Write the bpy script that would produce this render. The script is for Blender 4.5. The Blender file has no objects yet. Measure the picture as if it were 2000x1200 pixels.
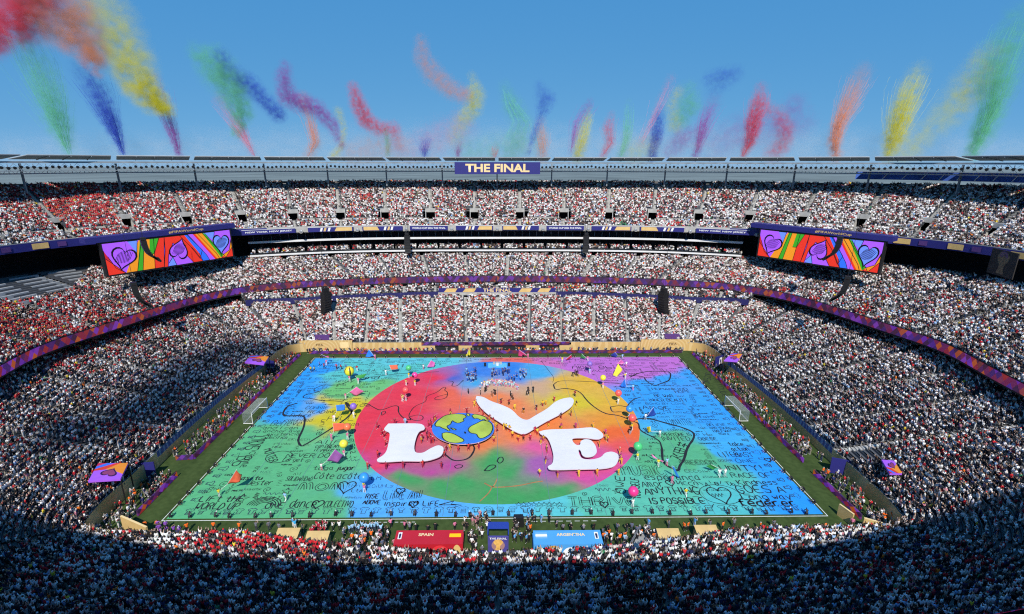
import bpy, bmesh, math, random
import numpy as np
from mathutils import Vector, Matrix

random.seed(7); rng = np.random.default_rng(7)
scene = bpy.context.scene
COL = scene.collection

# ------------------------------------------------------------------ camera
W_PX, H_PX = 2000.0, 1200.0
CAM_F, CAM_PX, CAM_PY = 977.06, 983.86, 600.0
CAM_LOC = Vector((0.08, -66.73, 53.90)); CAM_PITCH, CAM_YAW, CAM_ROLL = 0.2802, 0.0129, 0.0015
fwd = Vector((math.sin(CAM_YAW)*math.cos(CAM_PITCH), math.cos(CAM_YAW)*math.cos(CAM_PITCH), -math.sin(CAM_PITCH)))
rgt = Vector((math.cos(CAM_YAW), -math.sin(CAM_YAW), 0)); upv = rgt.cross(fwd)
r2 = rgt*math.cos(CAM_ROLL)+upv*math.sin(CAM_ROLL); u2 = -rgt*math.sin(CAM_ROLL)+upv*math.cos(CAM_ROLL)
cd = bpy.data.cameras.new('camera'); cam = bpy.data.objects.new('camera', cd); COL.objects.link(cam)
cam.matrix_world = Matrix(((r2.x, u2.x, -fwd.x, CAM_LOC.x), (r2.y, u2.y, -fwd.y, CAM_LOC.y), (r2.z, u2.z, -fwd.z, CAM_LOC.z), (0, 0, 0, 1)))
cd.sensor_fit = 'HORIZONTAL'; cd.sensor_width = 36.0; cd.lens = 36.0*CAM_F/W_PX
cd.shift_x = (W_PX/2-CAM_PX)/W_PX; cd.clip_start = 0.5; cd.clip_end = 20000
scene.camera = cam

# ------------------------------------------------------------------ sky, sun, exposure
SUN_EL, SUN_AZ = math.radians(43.0), math.radians(180.0)
wld = bpy.data.worlds.new('World'); scene.world = wld; wld.use_nodes = True
nt = wld.node_tree; bg = nt.nodes['Background']
sky = nt.nodes.new('ShaderNodeTexSky'); sky.sky_type = 'NISHITA'; sky.sun_disc = False
sky.sun_elevation = SUN_EL; sky.sun_rotation = SUN_AZ; sky.altitude = 9000; sky.air_density = 1.0; sky.dust_density = 0.0; sky.ozone_density = 6.0
sep = nt.nodes.new('ShaderNodeSeparateColor'); com = nt.nodes.new('ShaderNodeCombineColor'); nt.links.new(sky.outputs[0], sep.inputs[0]); nt.links.new(com.outputs[0], bg.inputs[0])
for k, (pw, gain) in enumerate(((.58, 4.9), (.25, 5.9), (.10, 8.2))):        # the camera's flat, saturated rendering of a clear sky
    last = sep.outputs[k]
    for op, val in (('MULTIPLY', .095), ('POWER', pw), ('MULTIPLY', gain)):
        q = nt.nodes.new('ShaderNodeMath'); q.operation = op; q.inputs[1].default_value = val; nt.links.new(last, q.inputs[0]); last = q.outputs[0]
    nt.links.new(last, com.inputs[k])
bg.inputs[1].default_value = 0.088
sd = bpy.data.lights.new('sun', 'SUN'); sd.energy = 5.0; sd.angle = math.radians(0.53); sd.color = (1.0, 0.955, 0.89)
sun = bpy.data.objects.new('sun', sd); COL.objects.link(sun)
sdir = Vector((math.sin(SUN_AZ)*math.cos(SUN_EL), math.cos(SUN_AZ)*math.cos(SUN_EL), math.sin(SUN_EL)))
sun.rotation_euler = sdir.to_track_quat('Z', 'Y').to_euler(); sun.location = (0, -150, 150)
scene.view_settings.view_transform = 'Standard'; scene.view_settings.look = 'None'
scene.view_settings.exposure = 0.0; scene.view_settings.gamma = 1.0
scene.render.engine = 'CYCLES'
scene.cycles.use_denoising = False; scene.cycles.filter_width = 1.15
scene.cycles.max_bounces = 6; scene.cycles.diffuse_bounces = 3; scene.cycles.transparent_max_bounces = 16
scene.cycles.volume_bounces = 1; scene.cycles.caustics_reflective = False; scene.cycles.caustics_refractive = False
scene.cycles.volume_step_rate = 2.0; scene.cycles.volume_max_steps = 256

# ------------------------------------------------------------------ measuring the place from the photograph
def ray(px, py): return fwd + r2*((px-CAM_PX)/CAM_F) - u2*((py-CAM_PY)/CAM_F)
def atz(px, py, z=0.0):            # the point of the place at height z
    d = ray(px, py); return CAM_LOC + d*((z-CAM_LOC.z)/d.z)
def aty(px, py, y):                # the point of the place on the upright plane y
    d = ray(px, py); return CAM_LOC + d*((y-CAM_LOC.y)/d.y)
CEN = np.array([0.0, 34.0])

# ------------------------------------------------------------------ helpers
def tag(o, label=None, cat=None, group=None, kind=None):
    if label: o['label'] = label
    if cat: o['category'] = cat
    if group: o['group'] = group
    if kind: o['kind'] = kind
    return o
def thing(name, label, cat, loc=(0, 0, 0), rz=0.0, group=None):
    o = bpy.data.objects.new(name, None); COL.objects.link(o); o.empty_display_size = 0.3
    o.location = loc; o.rotation_euler = (0, 0, rz)
    return tag(o, label, cat, group)
def link(name, me, parent=None, loc=None, rz=0.0):
    o = bpy.data.objects.new(name, me); COL.objects.link(o)
    if parent: o.parent = parent
    if loc is not None: o.location = loc
    if rz: o.rotation_euler = (0, 0, rz)
    return o
def mk(name, verts, faces, mats, parent=None, mi=None, smooth=False, uv=None):
    if len(verts) > 8:                      # drop points no face uses
        used = sorted({int(i) for f in faces for i in f})
        if len(used) < len(verts):
            mp = {a: b for b, a in enumerate(used)}; verts = [verts[i] for i in used]; faces = [tuple(mp[int(i)] for i in f) for f in faces]
            if uv is not None: uv = np.asarray(uv)[used]
    me = bpy.data.meshes.new(name); me.from_pydata([tuple(map(float, v)) for v in verts], [], [tuple(map(int, f)) for f in faces])
    for m in (mats if isinstance(mats, (list, tuple)) else [mats]): me.materials.append(m)
    if mi is not None: me.polygons.foreach_set('material_index', np.asarray(mi, dtype=np.int32))
    if smooth: me.polygons.foreach_set('use_smooth', np.ones(len(me.polygons), dtype=bool))
    if uv is not None:
        l = me.uv_layers.new(name='UVMap'); idx = np.zeros(len(me.loops), dtype=np.int32); me.loops.foreach_get('vertex_index', idx)
        l.data.foreach_set('uv', np.asarray(uv, dtype=np.float32)[idx].ravel())
    me.update()
    return link(name, me, parent)
class MB:
    def __init__(s): s.v = []; s.f = []; s.m = []
    def add(s, v, f, m=0):
        b = len(s.v); s.v += [tuple(q) for q in v]; s.f += [tuple(b+i for i in q) for q in f]; s.m += [m]*len(f); return s
    def box(s, x0, x1, y0, y1, z0, z1, m=0):
        return s.add([(x0,y0,z0),(x1,y0,z0),(x1,y1,z0),(x0,y1,z0),(x0,y0,z1),(x1,y0,z1),(x1,y1,z1),(x0,y1,z1)],
                     [(0,3,2,1),(4,5,6,7),(0,1,5,4),(1,2,6,5),(2,3,7,6),(3,0,4,7)], m)
    def prism(s, poly, z0, z1, m=0):
        n = len(poly)
        return s.add([(p[0],p[1],z0) for p in poly]+[(p[0],p[1],z1) for p in poly],
                     [tuple(range(n))[::-1], tuple(range(n,2*n))]+[(i,(i+1)%n,n+(i+1)%n,n+i) for i in range(n)], m)
    def tube(s, pts, r, n=6, m=0, cap=True):
        pts = [Vector(p) for p in pts]; rs = r if isinstance(r, (list, tuple)) else [r]*len(pts); vs = []
        for i, p in enumerate(pts):
            d = (pts[min(i+1, len(pts)-1)]-pts[max(i-1, 0)]).normalized()
            a = d.orthogonal().normalized() if i == 0 else (a - d*a.dot(d)).normalized()
            b = d.cross(a)
            vs += [tuple(p+(a*math.cos(2*math.pi*k/n)+b*math.sin(2*math.pi*k/n))*rs[i]) for k in range(n)]
        fs = [(i*n+k, i*n+(k+1)%n, (i+1)*n+(k+1)%n, (i+1)*n+k) for i in range(len(pts)-1) for k in range(n)]
        if cap: fs += [tuple(range(n))[::-1], tuple(range((len(pts)-1)*n, len(pts)*n))]
        return s.add(vs, fs, m)
    def mesh(s, name, mats):
        me = bpy.data.meshes.new(name); me.from_pydata(s.v, [], s.f)
        for m in (mats if isinstance(mats, (list, tuple)) else [mats]): me.materials.append(m)
        me.polygons.foreach_set('material_index', np.asarray(s.m, dtype=np.int32)); me.update(); return me
    def build(s, name, mats, parent=None, loc=None, rz=0.0): return link(name, s.mesh(name, mats), parent, loc, rz)
def copy_tree(o, parent=None):
    c = o.copy(); COL.objects.link(c); c.parent = parent
    for ch in o.children: copy_tree(ch, c)
    return c

def lin(h):
    h = h.lstrip('#'); c = [int(h[i:i+2], 16)/255 for i in (0, 2, 4)]
    return tuple(x/12.92 if x <= .04045 else ((x+.055)/1.055)**2.4 for x in c)
MATS = {}
def mat(name, col, rough=0.8, var=0.12, scale=0.6, metal=0.0, emit=0.0, alpha=1.0, bump=0.0):
    if name in MATS: return MATS[name]
    m = bpy.data.materials.new(name); m.use_nodes = True; n = m.node_tree.nodes; l = m.node_tree.links; b = n['Principled BSDF']
    b.inputs['Roughness'].default_value = rough; b.inputs['Metallic'].default_value = metal
    c = lin(col) if isinstance(col, str) else col
    if var > 0:
        tc = n.new('ShaderNodeTexCoord'); t = n.new('ShaderNodeTexNoise'); t.inputs['Scale'].default_value = scale; t.inputs['Detail'].default_value = 5
        mr = n.new('ShaderNodeMapRange'); mr.inputs[1].default_value = .3; mr.inputs[2].default_value = .7; mr.inputs[3].default_value = 1-var; mr.inputs[4].default_value = 1+var
        mx = n.new('ShaderNodeMix'); mx.data_type = 'RGBA'; mx.blend_type = 'MULTIPLY'; mx.inputs[0].default_value = 1; mx.inputs[6].default_value = (*c, 1)
        l.new(tc.outputs['Object'], t.inputs['Vector']); l.new(t.outputs[0], mr.inputs[0]); l.new(mr.outputs[0], mx.inputs[7]); l.new(mx.outputs[2], b.inputs['Base Color'])
    else: b.inputs['Base Color'].default_value = (*c, 1)
    if emit: b.inputs['Emission Color'].default_value = (*c, 1); b.inputs['Emission Strength'].default_value = emit
    if bump:
        t3 = n.new('ShaderNodeTexNoise'); t3.inputs['Scale'].default_value = scale*2.2; t3.inputs['Detail'].default_value = 3; bp = n.new('ShaderNodeBump'); bp.inputs['Strength'].default_value = bump; bp.inputs['Distance'].default_value = .6; l.new(tc.outputs['Object'], t3.inputs['Vector']); l.new(t3.outputs[0], bp.inputs['Height']); l.new(bp.outputs[0], b.inputs['Normal'])
    if alpha < 1: b.inputs['Alpha'].default_value = alpha
    MATS[name] = m; return m

# ------------------------------------------------------------------ rings of the bowl (plan curves round the pitch centre)
SEG = 14
def quarter(tab):
    t = np.array(tab, float); ext = np.vstack([t[1]*[-1, 1], t, t[-2]*[1, -1]]); out = []
    for i in range(1, len(ext)-2):
        p0, p1, p2, p3 = ext[i-1], ext[i], ext[i+1], ext[i+2]
        for k in range(SEG):
            u = k/SEG; out.append(.5*((2*p1)+(-p0+p2)*u+(2*p0-5*p1+4*p2-p3)*u*u+(-p0+3*p1-3*p2+p3)*u**3))
    return np.array(out)
def qz(vals):
    v = np.array(vals, float); x = np.linspace(0, len(v)-1, (len(v)-1)*SEG+1)[:-1]; return np.interp(x, np.arange(len(v)), v)
def ring(tab, near=0.0):
    q = quarter(tab); end = np.array([tab[-1]], float)
    far_r = q; near_r = np.vstack([end, q[1:][::-1]])*[1, -1]; near_l = np.vstack([q[:1], q[1:]])*[-1, -1]; far_l = np.vstack([end, q[1:][::-1]])*[-1, 1]
    r = np.vstack([far_r, near_r, near_l, far_l])
    if near: r[:, 1] -= near*np.clip(-r[:, 1]/60, 0, 1)**1.5
    return r
def ringz(vals):
    v = qz(vals); e = vals[-1]; return np.concatenate([v, [e], v[1:][::-1], v[:1], v[1:], [e], v[1:][::-1]])
R_IN = ring([(0,39.5),(22,39.5),(42,39.5),(55,39.3),(60.3,37.6),(62,32.5),(62.3,24),(63,13),(63.3,0)], 2.2)
R_RIB = ring([(0,67),(26,65.5),(46,62.8),(64,58.8),(76,53.5),(85,44),(90.3,30),(93.5,15),(96.3,0)], 4)
R_UPF = ring([(0,76.3),(30,75.8),(55,73),(76,66),(94,56),(110,45),(118,33),(122,20),(125,0)], 9)
R_MB = ring([(0,79),(31,78.5),(57,75.5),(79,69),(98,60),(114,48),(122,35),(126.5,20),(130,0)], 9)
R_UPB = ring([(0,101),(34,100.5),(63,97),(90,88),(112,75),(131,60),(141,43),(147,24),(150,0)], 9)
R_IN[:, 1] -= np.where(R_IN[:, 1] < -30, 4.3*np.clip(1-(np.abs(R_IN[:, 0])/36)**2, 0, 1), 0)
NR = len(R_IN)
Z_UPF = ringz([32.6,32.6,32.7,33,33.3,33.6,33.8,34,34]); Z_UPB = ringz([46.2,46.2,46.2,46.3,46.5,46.7,47,47,47])
Z_MB = ringz([21.6,21.6,21.6,22,23,24,24.6,25,25])
def outward(r):
    d = np.roll(r, -1, 0)-np.roll(r, 1, 0); n = np.stack([-d[:, 1], d[:, 0]], 1); n /= np.linalg.norm(n, axis=1)[:, None]
    return n*np.sign((n*r).sum(1))[:, None]
def off(r, d): return r+outward(r)*(d if np.isscalar(d) else np.asarray(d)[:, None])
def arc(r): return np.concatenate([[0], np.cumsum(np.linalg.norm(np.roll(r, -1, 0)-r, axis=1))])
def W(r, z):
    z = np.full(len(r), z) if np.isscalar(z) else z; return np.column_stack([r+CEN, z])
def strip(name, rows, mats, parent=None, mi=None, sel=None, smooth=True, uvs=None):
    n = len(rows[0]); V = np.vstack(rows); F = []; M = []
    for k in range(len(rows)-1):
        for i in range(n):
            if sel is not None and not sel(i, k): continue
            j = (i+1) % n; F.append((k*n+i, k*n+j, (k+1)*n+j, (k+1)*n+i)); M.append(mi(i, k) if mi else 0)
    return mk(name, V, F, mats, parent, M, smooth, uvs)

# ------------------------------------------------------------------ people: one continuous skinned body per pose
def attr_mat(name, kind, attr, fallback, rough=0.85):
    m = bpy.data.materials.new(name); m.use_nodes = True; n = m.node_tree.nodes; l = m.node_tree.links; b = n['Principled BSDF']
    b.inputs['Roughness'].default_value = rough; b.inputs['Specular IOR Level'].default_value = 0.15
    a = n.new('ShaderNodeAttribute'); a.attribute_type = kind; a.attribute_name = attr
    l.new(a.outputs['Color'], b.inputs['Base Color']); return m
CROWD_M = [attr_mat('crowd_'+k, 'INSTANCER', k, None) for k in ('shirt', 'trousers', 'skin', 'hair')]
PERS_M = [attr_mat('person_'+k, 'OBJECT', k, None) for k in ('shirt', 'trousers', 'skin', 'hair')]
SHOE_M = mat('shoe', (.7, .7, .7), .6, 0)

def pose_joints(pose):
    J = {'pel': ((0,0,.96),(.165,.115)), 'wai': ((0,0,1.12),(.15,.105)), 'che': ((0,.0,1.32),(.185,.125)), 'nec': ((0,.0,1.48),(.062,.062)),
         'hea': ((0,.02,1.60),(.088,.1)), 'top': ((0,.01,1.70),(.075,.085))}
    for s, x in (('l', -1), ('r', 1)):
        J['sh'+s] = ((x*.2,0,1.42),(.072,.072)); J['el'+s] = ((x*.26,-.02,1.14),(.05,.05)); J['wr'+s] = ((x*.24,.08,.92),(.038,.038)); J['ha'+s] = ((x*.235,.12,.83),(.045,.03))
        J['hi'+s] = ((x*.1,0,.88),(.1,.1)); J['kn'+s] = ((x*.11,.02,.49),(.068,.068)); J['an'+s] = ((x*.12,-.01,.09),(.05,.05)); J['to'+s] = ((x*.13,.14,.045),(.045,.04))
    def put(k, p): J[k] = (p, J[k][1])
    if pose == 'raised':
        for s, x in (('l', -1), ('r', 1)): put('el'+s, (x*.3,.06,1.62)); put('wr'+s, (x*.24,.1,1.88)); put('ha'+s, (x*.22,.12,1.98))
    elif pose == 'phone':
        put('elr', (.27,.16,1.3)); put('wrr', (.14,.34,1.5)); put('har', (.1,.38,1.58)); put('ell', (-.27,.16,1.28)); put('wrl', (-.1,.34,1.46)); put('hal', (-.04,.38,1.54))
    elif pose == 'wave':
        put('elr', (.36,.04,1.6)); put('wrr', (.4,.06,1.86)); put('har', (.42,.08,1.96))
    elif pose == 'clap':
        for s, x in (('l', -1), ('r', 1)): put('el'+s, (x*.3,.08,1.16)); put('wr'+s, (x*.12,.3,1.24)); put('ha'+s, (x*.03,.38,1.27))
    elif pose == 'carry':      # both hands up to a pole in front
        for s, x in (('l', -1), ('r', 1)): put('el'+s, (x*.28,.1,1.18+.1*x)); put('wr'+s, (x*.06,.3,1.15+.22*x)); put('ha'+s, (x*.02,.36,1.16+.22*x))
        put('knl', (-.13,.1,.5)); put('anl', (-.14,-.02,.09)); put('anr', (.14,-.16,.11)); put('tor', (.15,-.02,.05))
    elif pose == 'hold':       # arms stretched forward at waist height, holding an edge
        for s, x in (('l', -1), ('r', 1)): put('el'+s, (x*.29,.16,1.14)); put('wr'+s, (x*.27,.4,1.03)); put('ha'+s, (x*.26,.5,1.0))
        put('anr', (.16,-.12,.09)); put('tor', (.17,.03,.045))
    elif pose == 'kneel':      # crouching over the edge of the cloth
        for k, dz, dy in (('pel',-.5,-.1),('wai',-.5,0),('che',-.56,.16),('nec',-.62,.3),('hea',-.66,.4),('top',-.66,.5)):
            p = J[k][0]; put(k, (p[0], p[1]+dy, p[2]+dz))
        for s, x in (('l', -1), ('r', 1)):
            put('sh'+s, (x*.2,.22,.86)); put('el'+s, (x*.27,.4,.6)); put('wr'+s, (x*.22,.52,.34)); put('ha'+s, (x*.2,.58,.22))
            put('hi'+s, (x*.12,-.08,.42)); put('kn'+s, (x*.2,.3,.44)); put('an'+s, (x*.16,-.02,.09)); put('to'+s, (x*.17,.14,.045))
    elif pose == 'walk':
        put('knl', (-.11,.2,.52)); put('anl', (-.11,.26,.09)); put('tol', (-.12,.41,.06)); put('anr', (.11,-.3,.14)); put('tor', (.12,-.18,.05))
        put('ell', (-.27,-.12,1.16)); put('wrl', (-.25,-.08,.94)); put('hal', (-.24,-.02,.86)); put('elr', (.27,.08,1.16)); put('wrr', (.24,.24,1.0)); put('har', (.22,.32,.97))
    elif pose == 'dance':
        put('ell', (-.44,.04,1.5)); put('wrl', (-.62,.1,1.68)); put('hal', (-.7,.12,1.74)); put('elr', (.44,.04,1.38)); put('wrr', (.66,.1,1.36)); put('har', (.76,.12,1.38))
        put('knl', (-.2,.1,.5)); put('anl', (-.24,0,.09)); put('tol', (-.28,.13,.045)); put('anr', (.26,-.04,.09)); put('tor', (.32,.08,.045))
    elif pose == 'sit':
        for k in ('pel','wai','che','nec','hea','top','shl','shr','ell','elr','wrl','wrr','hal','har'):
            p = J[k][0]; put(k, (p[0], p[1], p[2]-.42))
        for s, x in (('l', -1), ('r', 1)):
            put('hi'+s, (x*.1,.02,.48)); put('kn'+s, (x*.13,.42,.5)); put('an'+s, (x*.13,.4,.09)); put('to'+s, (x*.14,.55,.045)); put('wr'+s, (x*.16,.26,.6)); put('ha'+s, (x*.12,.34,.58))
    return J
BONES = [('pel','wai',0),('wai','che',0),('che','nec',0),('nec','hea',2),('hea','top',3)]
for _s in 'lr': BONES += [('che','sh'+_s,0),('sh'+_s,'el'+_s,0),('el'+_s,'wr'+_s,2),('wr'+_s,'ha'+_s,2),('pel','hi'+_s,1),('hi'+_s,'kn'+_s,1),('kn'+_s,'an'+_s,1),('an'+_s,'to'+_s,4)]
def person_mesh(pose, sub, mats, sleeves=False):
    J = pose_joints(pose); keys = list(J); me = bpy.data.meshes.new('body_'+pose)
    me.from_pydata([J[k][0] for k in keys], [(keys.index(a), keys.index(b)) for a, b, _ in BONES], [])
    o = bpy.data.objects.new('tmp', me); COL.objects.link(o)
    o.modifiers.new('skin', 'SKIN').use_smooth_shade = True
    for i, k in enumerate(keys):
        sv = me.skin_vertices[0].data[i]; sv.radius = J[k][1]; sv.use_root = (k == 'pel')
    if sub: o.modifiers.new('sub', 'SUBSURF').levels = sub
    dg = bpy.context.evaluated_depsgraph_get(); dg.update()
    out = bpy.data.meshes.new_from_object(o.evaluated_get(dg)); out.name = 'person_'+pose
    bpy.data.objects.remove(o); bpy.data.meshes.remove(me)
    out.materials.clear()
    for m in list(mats)+[SHOE_M]: out.materials.append(m)
    segs = [(Vector(J[a][0]), Vector(J[b][0]), m) for a, b, m in BONES]
    for p in out.polygons:
        c = p.center; best = None
        for a, b, m in segs:
            ab = b-a; t = max(0, min(1, (c-a).dot(ab)/ab.length_squared)); d = (c-a-ab*t).length
            if best is None or d < best[0]: best = (d, m)
        m = best[1]; hz = J['hea'][0]
        if sleeves and m == 2 and (c-Vector(hz)).length > .2 and min((c-Vector(J['ha'+s_][0])).length for s_ in 'lr') > .12: m = 0
        if m in (2, 3) and (c-Vector(hz)).length < .22:      # face in front, hair on top and behind
            m = 2 if (c.y-hz[1] > .035 and c.z < hz[2]+.07) or c.z < hz[2]-.06 else 3
        p.material_index = m
    return out
POSES_C = ['stand', 'raised', 'phone', 'wave', 'clap', 'stand', 'sit']
TEMPL = bpy.data.collections.new('spectator_poses')
for i, p in enumerate(POSES_C):
    o = bpy.data.objects.new('pose_%02d' % i, person_mesh(p, 0, CROWD_M, i % 3 != 1)); TEMPL.objects.link(o)
BODY = {p: person_mesh(p, 1, PERS_M) for p in ('stand', 'raised', 'phone', 'wave', 'clap', 'carry', 'hold', 'kneel', 'walk', 'dance', 'sit')}
SKINS = [(.50,.33,.25),(.45,.28,.21),(.58,.41,.33),(.30,.18,.13),(.14,.08,.055),(.40,.25,.18)]
HAIRS = [(.02,.014,.01),(.035,.02,.012),(.015,.012,.01),(.1,.055,.025),(.6,.6,.6),(.05,.05,.06),(.3,.2,.1),(.5,.5,.5)]
C_WHITE=(.80,.80,.80); C_BLACK=(.018,.018,.022); C_RED=(.56,.025,.035); C_ORANGE=(.85,.16,.02); C_NAVY=(.03,.04,.12); C_SKY=(.28,.52,.82); C_YEL=(.78,.6,.04); C_GREEN=(.05,.34,.1); C_PINK=(.72,.2,.36); C_BLUE=(.03,.12,.5); C_PURP=(.2,.07,.4); C_LIME=(.55,.8,.04)
def person(pose, x, y, z, face, shirt, trousers, label, group, name='person', hair=None, scale=None, cat='person'):
    o = bpy.data.objects.new(name, BODY[pose]); COL.objects.link(o)
    o.location = (x, y, z); o.rotation_euler = (0, 0, face-math.pi/2)
    s = scale or random.uniform(.95, 1.05); o.scale = (s, s, s)
    v = random.uniform(.85, 1.12)
    o['shirt'] = [min(.9, c*v) for c in shirt]+[1.0]; o['trousers'] = list(trousers)+[1.0]
    o['skin'] = list(random.choice(SKINS))+[1.0]; o['hair'] = list(hair or random.choice(HAIRS[:5]))+[1.0]
    return tag(o, label, cat, group)

# ------------------------------------------------------------------ crowd as points carrying colours, instanced by geometry nodes
def crowd_tree():
    g = bpy.data.node_groups.new('crowd', 'GeometryNodeTree')
    g.interface.new_socket('Geometry', in_out='INPUT', socket_type='NodeSocketGeometry'); g.interface.new_socket('Geometry', in_out='OUTPUT', socket_type='NodeSocketGeometry')
    N = g.nodes.new; L = g.links.new
    gi = N('NodeGroupInput'); go = N('NodeGroupOutput'); io = N('GeometryNodeInstanceOnPoints'); ci = N('GeometryNodeCollectionInfo')
    ci.inputs['Collection'].default_value = TEMPL; ci.inputs['Separate Children'].default_value = True; ci.inputs['Reset Children'].default_value = True
    io.inputs['Pick Instance'].default_value = True
    def na(nm, t):
        a = N('GeometryNodeInputNamedAttribute'); a.data_type = t; a.inputs[0].default_value = nm; return a.outputs[0]
    cx = N('ShaderNodeCombineXYZ'); L(na('rotz', 'FLOAT'), cx.inputs[2]); er = N('FunctionNodeEulerToRotation'); L(cx.outputs[0], er.inputs[0])
    L(gi.outputs[0], io.inputs['Points']); L(ci.outputs[0], io.inputs['Instance']); L(na('pidx', 'INT'), io.inputs['Instance Index']); L(er.outputs[0], io.inputs['Rotation'])
    L(na('scl', 'FLOAT'), io.inputs['Scale']); L(io.outputs[0], go.inputs[0]); return g
CROWD_T = crowd_tree()
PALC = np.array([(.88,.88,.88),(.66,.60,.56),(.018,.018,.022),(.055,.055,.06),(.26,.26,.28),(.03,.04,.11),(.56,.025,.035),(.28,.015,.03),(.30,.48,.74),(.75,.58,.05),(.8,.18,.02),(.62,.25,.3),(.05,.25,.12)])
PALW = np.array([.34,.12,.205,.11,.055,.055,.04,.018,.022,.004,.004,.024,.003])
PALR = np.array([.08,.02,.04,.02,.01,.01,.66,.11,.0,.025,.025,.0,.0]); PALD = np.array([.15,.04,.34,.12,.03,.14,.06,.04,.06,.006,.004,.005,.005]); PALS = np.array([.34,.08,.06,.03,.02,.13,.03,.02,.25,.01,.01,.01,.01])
ZONES = [(165,412,85,48,1.0,'r'),(60,400,200,60,.5,'r'),(300,410,120,40,.35,'r'),(50,645,230,62,1.0,'r'),(545,1062,110,26,1.0,'r'),(270,620,60,30,.4,'r'),(560,1085,130,45,.8,'r'),(1120,1068,70,14,.75,'r'),(1815,885,120,60,.2,'r'),(230,880,260,110,.16,'r'),(1000,600,330,60,.12,'r'),(600,600,130,50,.12,'r'),
         (760,400,420,60,.1,'r'),(1500,1130,420,95,.6,'s'),(1000,1150,300,80,.3,'s'),(330,640,60,60,.2,'r'),(380,1130,260,60,.25,'r'),(1850,600,200,120,.15,'s'),(1000,420,430,60,.05,'r')]
def project(P):
    d = P-np.array(CAM_LOC); zz = d@np.array(fwd); zs = np.where(zz > 1, zz, 1)
    return CAM_PX+CAM_F*(d@np.array(r2))/zs, CAM_PY-CAM_F*(d@np.array(u2))/zs, zz
def shirts(P):
    n = len(P); px, py, _ = project(P); w = np.tile(PALW, (n, 1))
    for zx, zy, rx, ry, a, k in ZONES:
        e = np.exp(-(((px-zx)/rx)**2+((py-zy)/ry)**2)**1.5)*a; w = w*(1-e[:, None])+(PALR if k == 'r' else PALS)*e[:, None]
    dk = (P[:, 1] < -11)[:, None]*.9; w = w*(1-dk)+PALD*dk*.8+w*dk*.2  # near stand: more dark shirts, made darker still to deepen its shade
    cen = P[rng.integers(0, n, max(20, n//160))]       # small parties of fans dressed alike
    for c in cen:
        q = rng.random(); dd = ((P-c)**2).sum(1); r = rng.uniform(1.0, 2.6); sel = dd < r*r
        w[sel] = w[sel]*.5+.5*(PALR if q < .3 else PALS if q < .4 else np.eye(13)[0] if q < .7 else np.eye(13)[2] if q < .96 else np.eye(13)[int(rng.integers(4, 13))])
    cw = np.cumsum(w, 1); cw /= cw[:, -1:]; k = (rng.random(n)[:, None] > cw).sum(1)
    return np.clip(PALC[k]*rng.uniform(.72, 1.1, (n, 1))*rng.uniform(.95, 1.05, (n, 3)), 0, .9)
def crowd(name, P, rot, label, pal=None):
    P = np.asarray(P, float); n = len(P)
    me = bpy.data.meshes.new(name); me.vertices.add(n); me.vertices.foreach_set('co', P.astype(np.float32).ravel())
    def at(nm, t, v, key='value'):
        a = me.attributes.new(nm, t, 'POINT'); a.data.foreach_set(key, np.asarray(v).ravel())
    at('rotz', 'FLOAT', np.asarray(rot, np.float32)-math.pi/2+rng.normal(0, .22, n).astype(np.float32))
    at('scl', 'FLOAT', rng.uniform(.79, .96, n).astype(np.float32))
    at('pidx', 'INT', rng.choice(len(POSES_C), n, p=[.25,.11,.13,.09,.12,.16,.14]).astype(np.int32))
    one = np.ones((n, 1), np.float32)
    def colr(nm, c): at(nm, 'FLOAT_COLOR', np.hstack([c, one]).astype(np.float32), 'color')
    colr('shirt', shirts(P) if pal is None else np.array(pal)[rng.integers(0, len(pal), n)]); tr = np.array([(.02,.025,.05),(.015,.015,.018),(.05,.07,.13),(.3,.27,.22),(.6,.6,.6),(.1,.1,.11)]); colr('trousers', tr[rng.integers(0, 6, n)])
    sk = np.array(SKINS); colr('skin', sk[rng.integers(0, len(sk), n)]); hr = np.array(HAIRS+[(.02,.015,.01)]*3+[(.6,.02,.03),(.7,.7,.7)]); colr('hair', hr[rng.integers(0, len(hr), n)])
    o = link(name, me); o.modifiers.new('crowd', 'NODES').node_group = CROWD_T
    return tag(o, label, 'crowd', kind='stuff')

# ------------------------------------------------------------------ materials of the bowl
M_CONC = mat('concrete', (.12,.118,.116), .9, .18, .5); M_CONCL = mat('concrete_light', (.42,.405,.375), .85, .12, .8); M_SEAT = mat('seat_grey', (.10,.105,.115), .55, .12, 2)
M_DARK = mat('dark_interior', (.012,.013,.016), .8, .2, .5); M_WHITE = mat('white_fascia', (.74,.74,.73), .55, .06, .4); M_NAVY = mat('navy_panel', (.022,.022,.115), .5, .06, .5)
M_STEEL = mat('galvanised_steel', (.36,.40,.43), .45, .12, .7, .3); M_BLK = mat('black_metal', (.012,.012,.013), .5, 0); M_GOLD = mat('gold_print', lin('#d9b674'), .55, .08, .6)
M_RAIL = mat('rail_grey', (.42,.44,.46), .4, 0, metal=.5)
M_GLASS = bpy.data.materials.new('tinted_glass'); M_GLASS.use_nodes = True
_b = M_GLASS.node_tree.nodes['Principled BSDF']; _b.inputs['Base Color'].default_value = (.02,.025,.03,1); _b.inputs['Roughness'].default_value = .08

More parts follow.
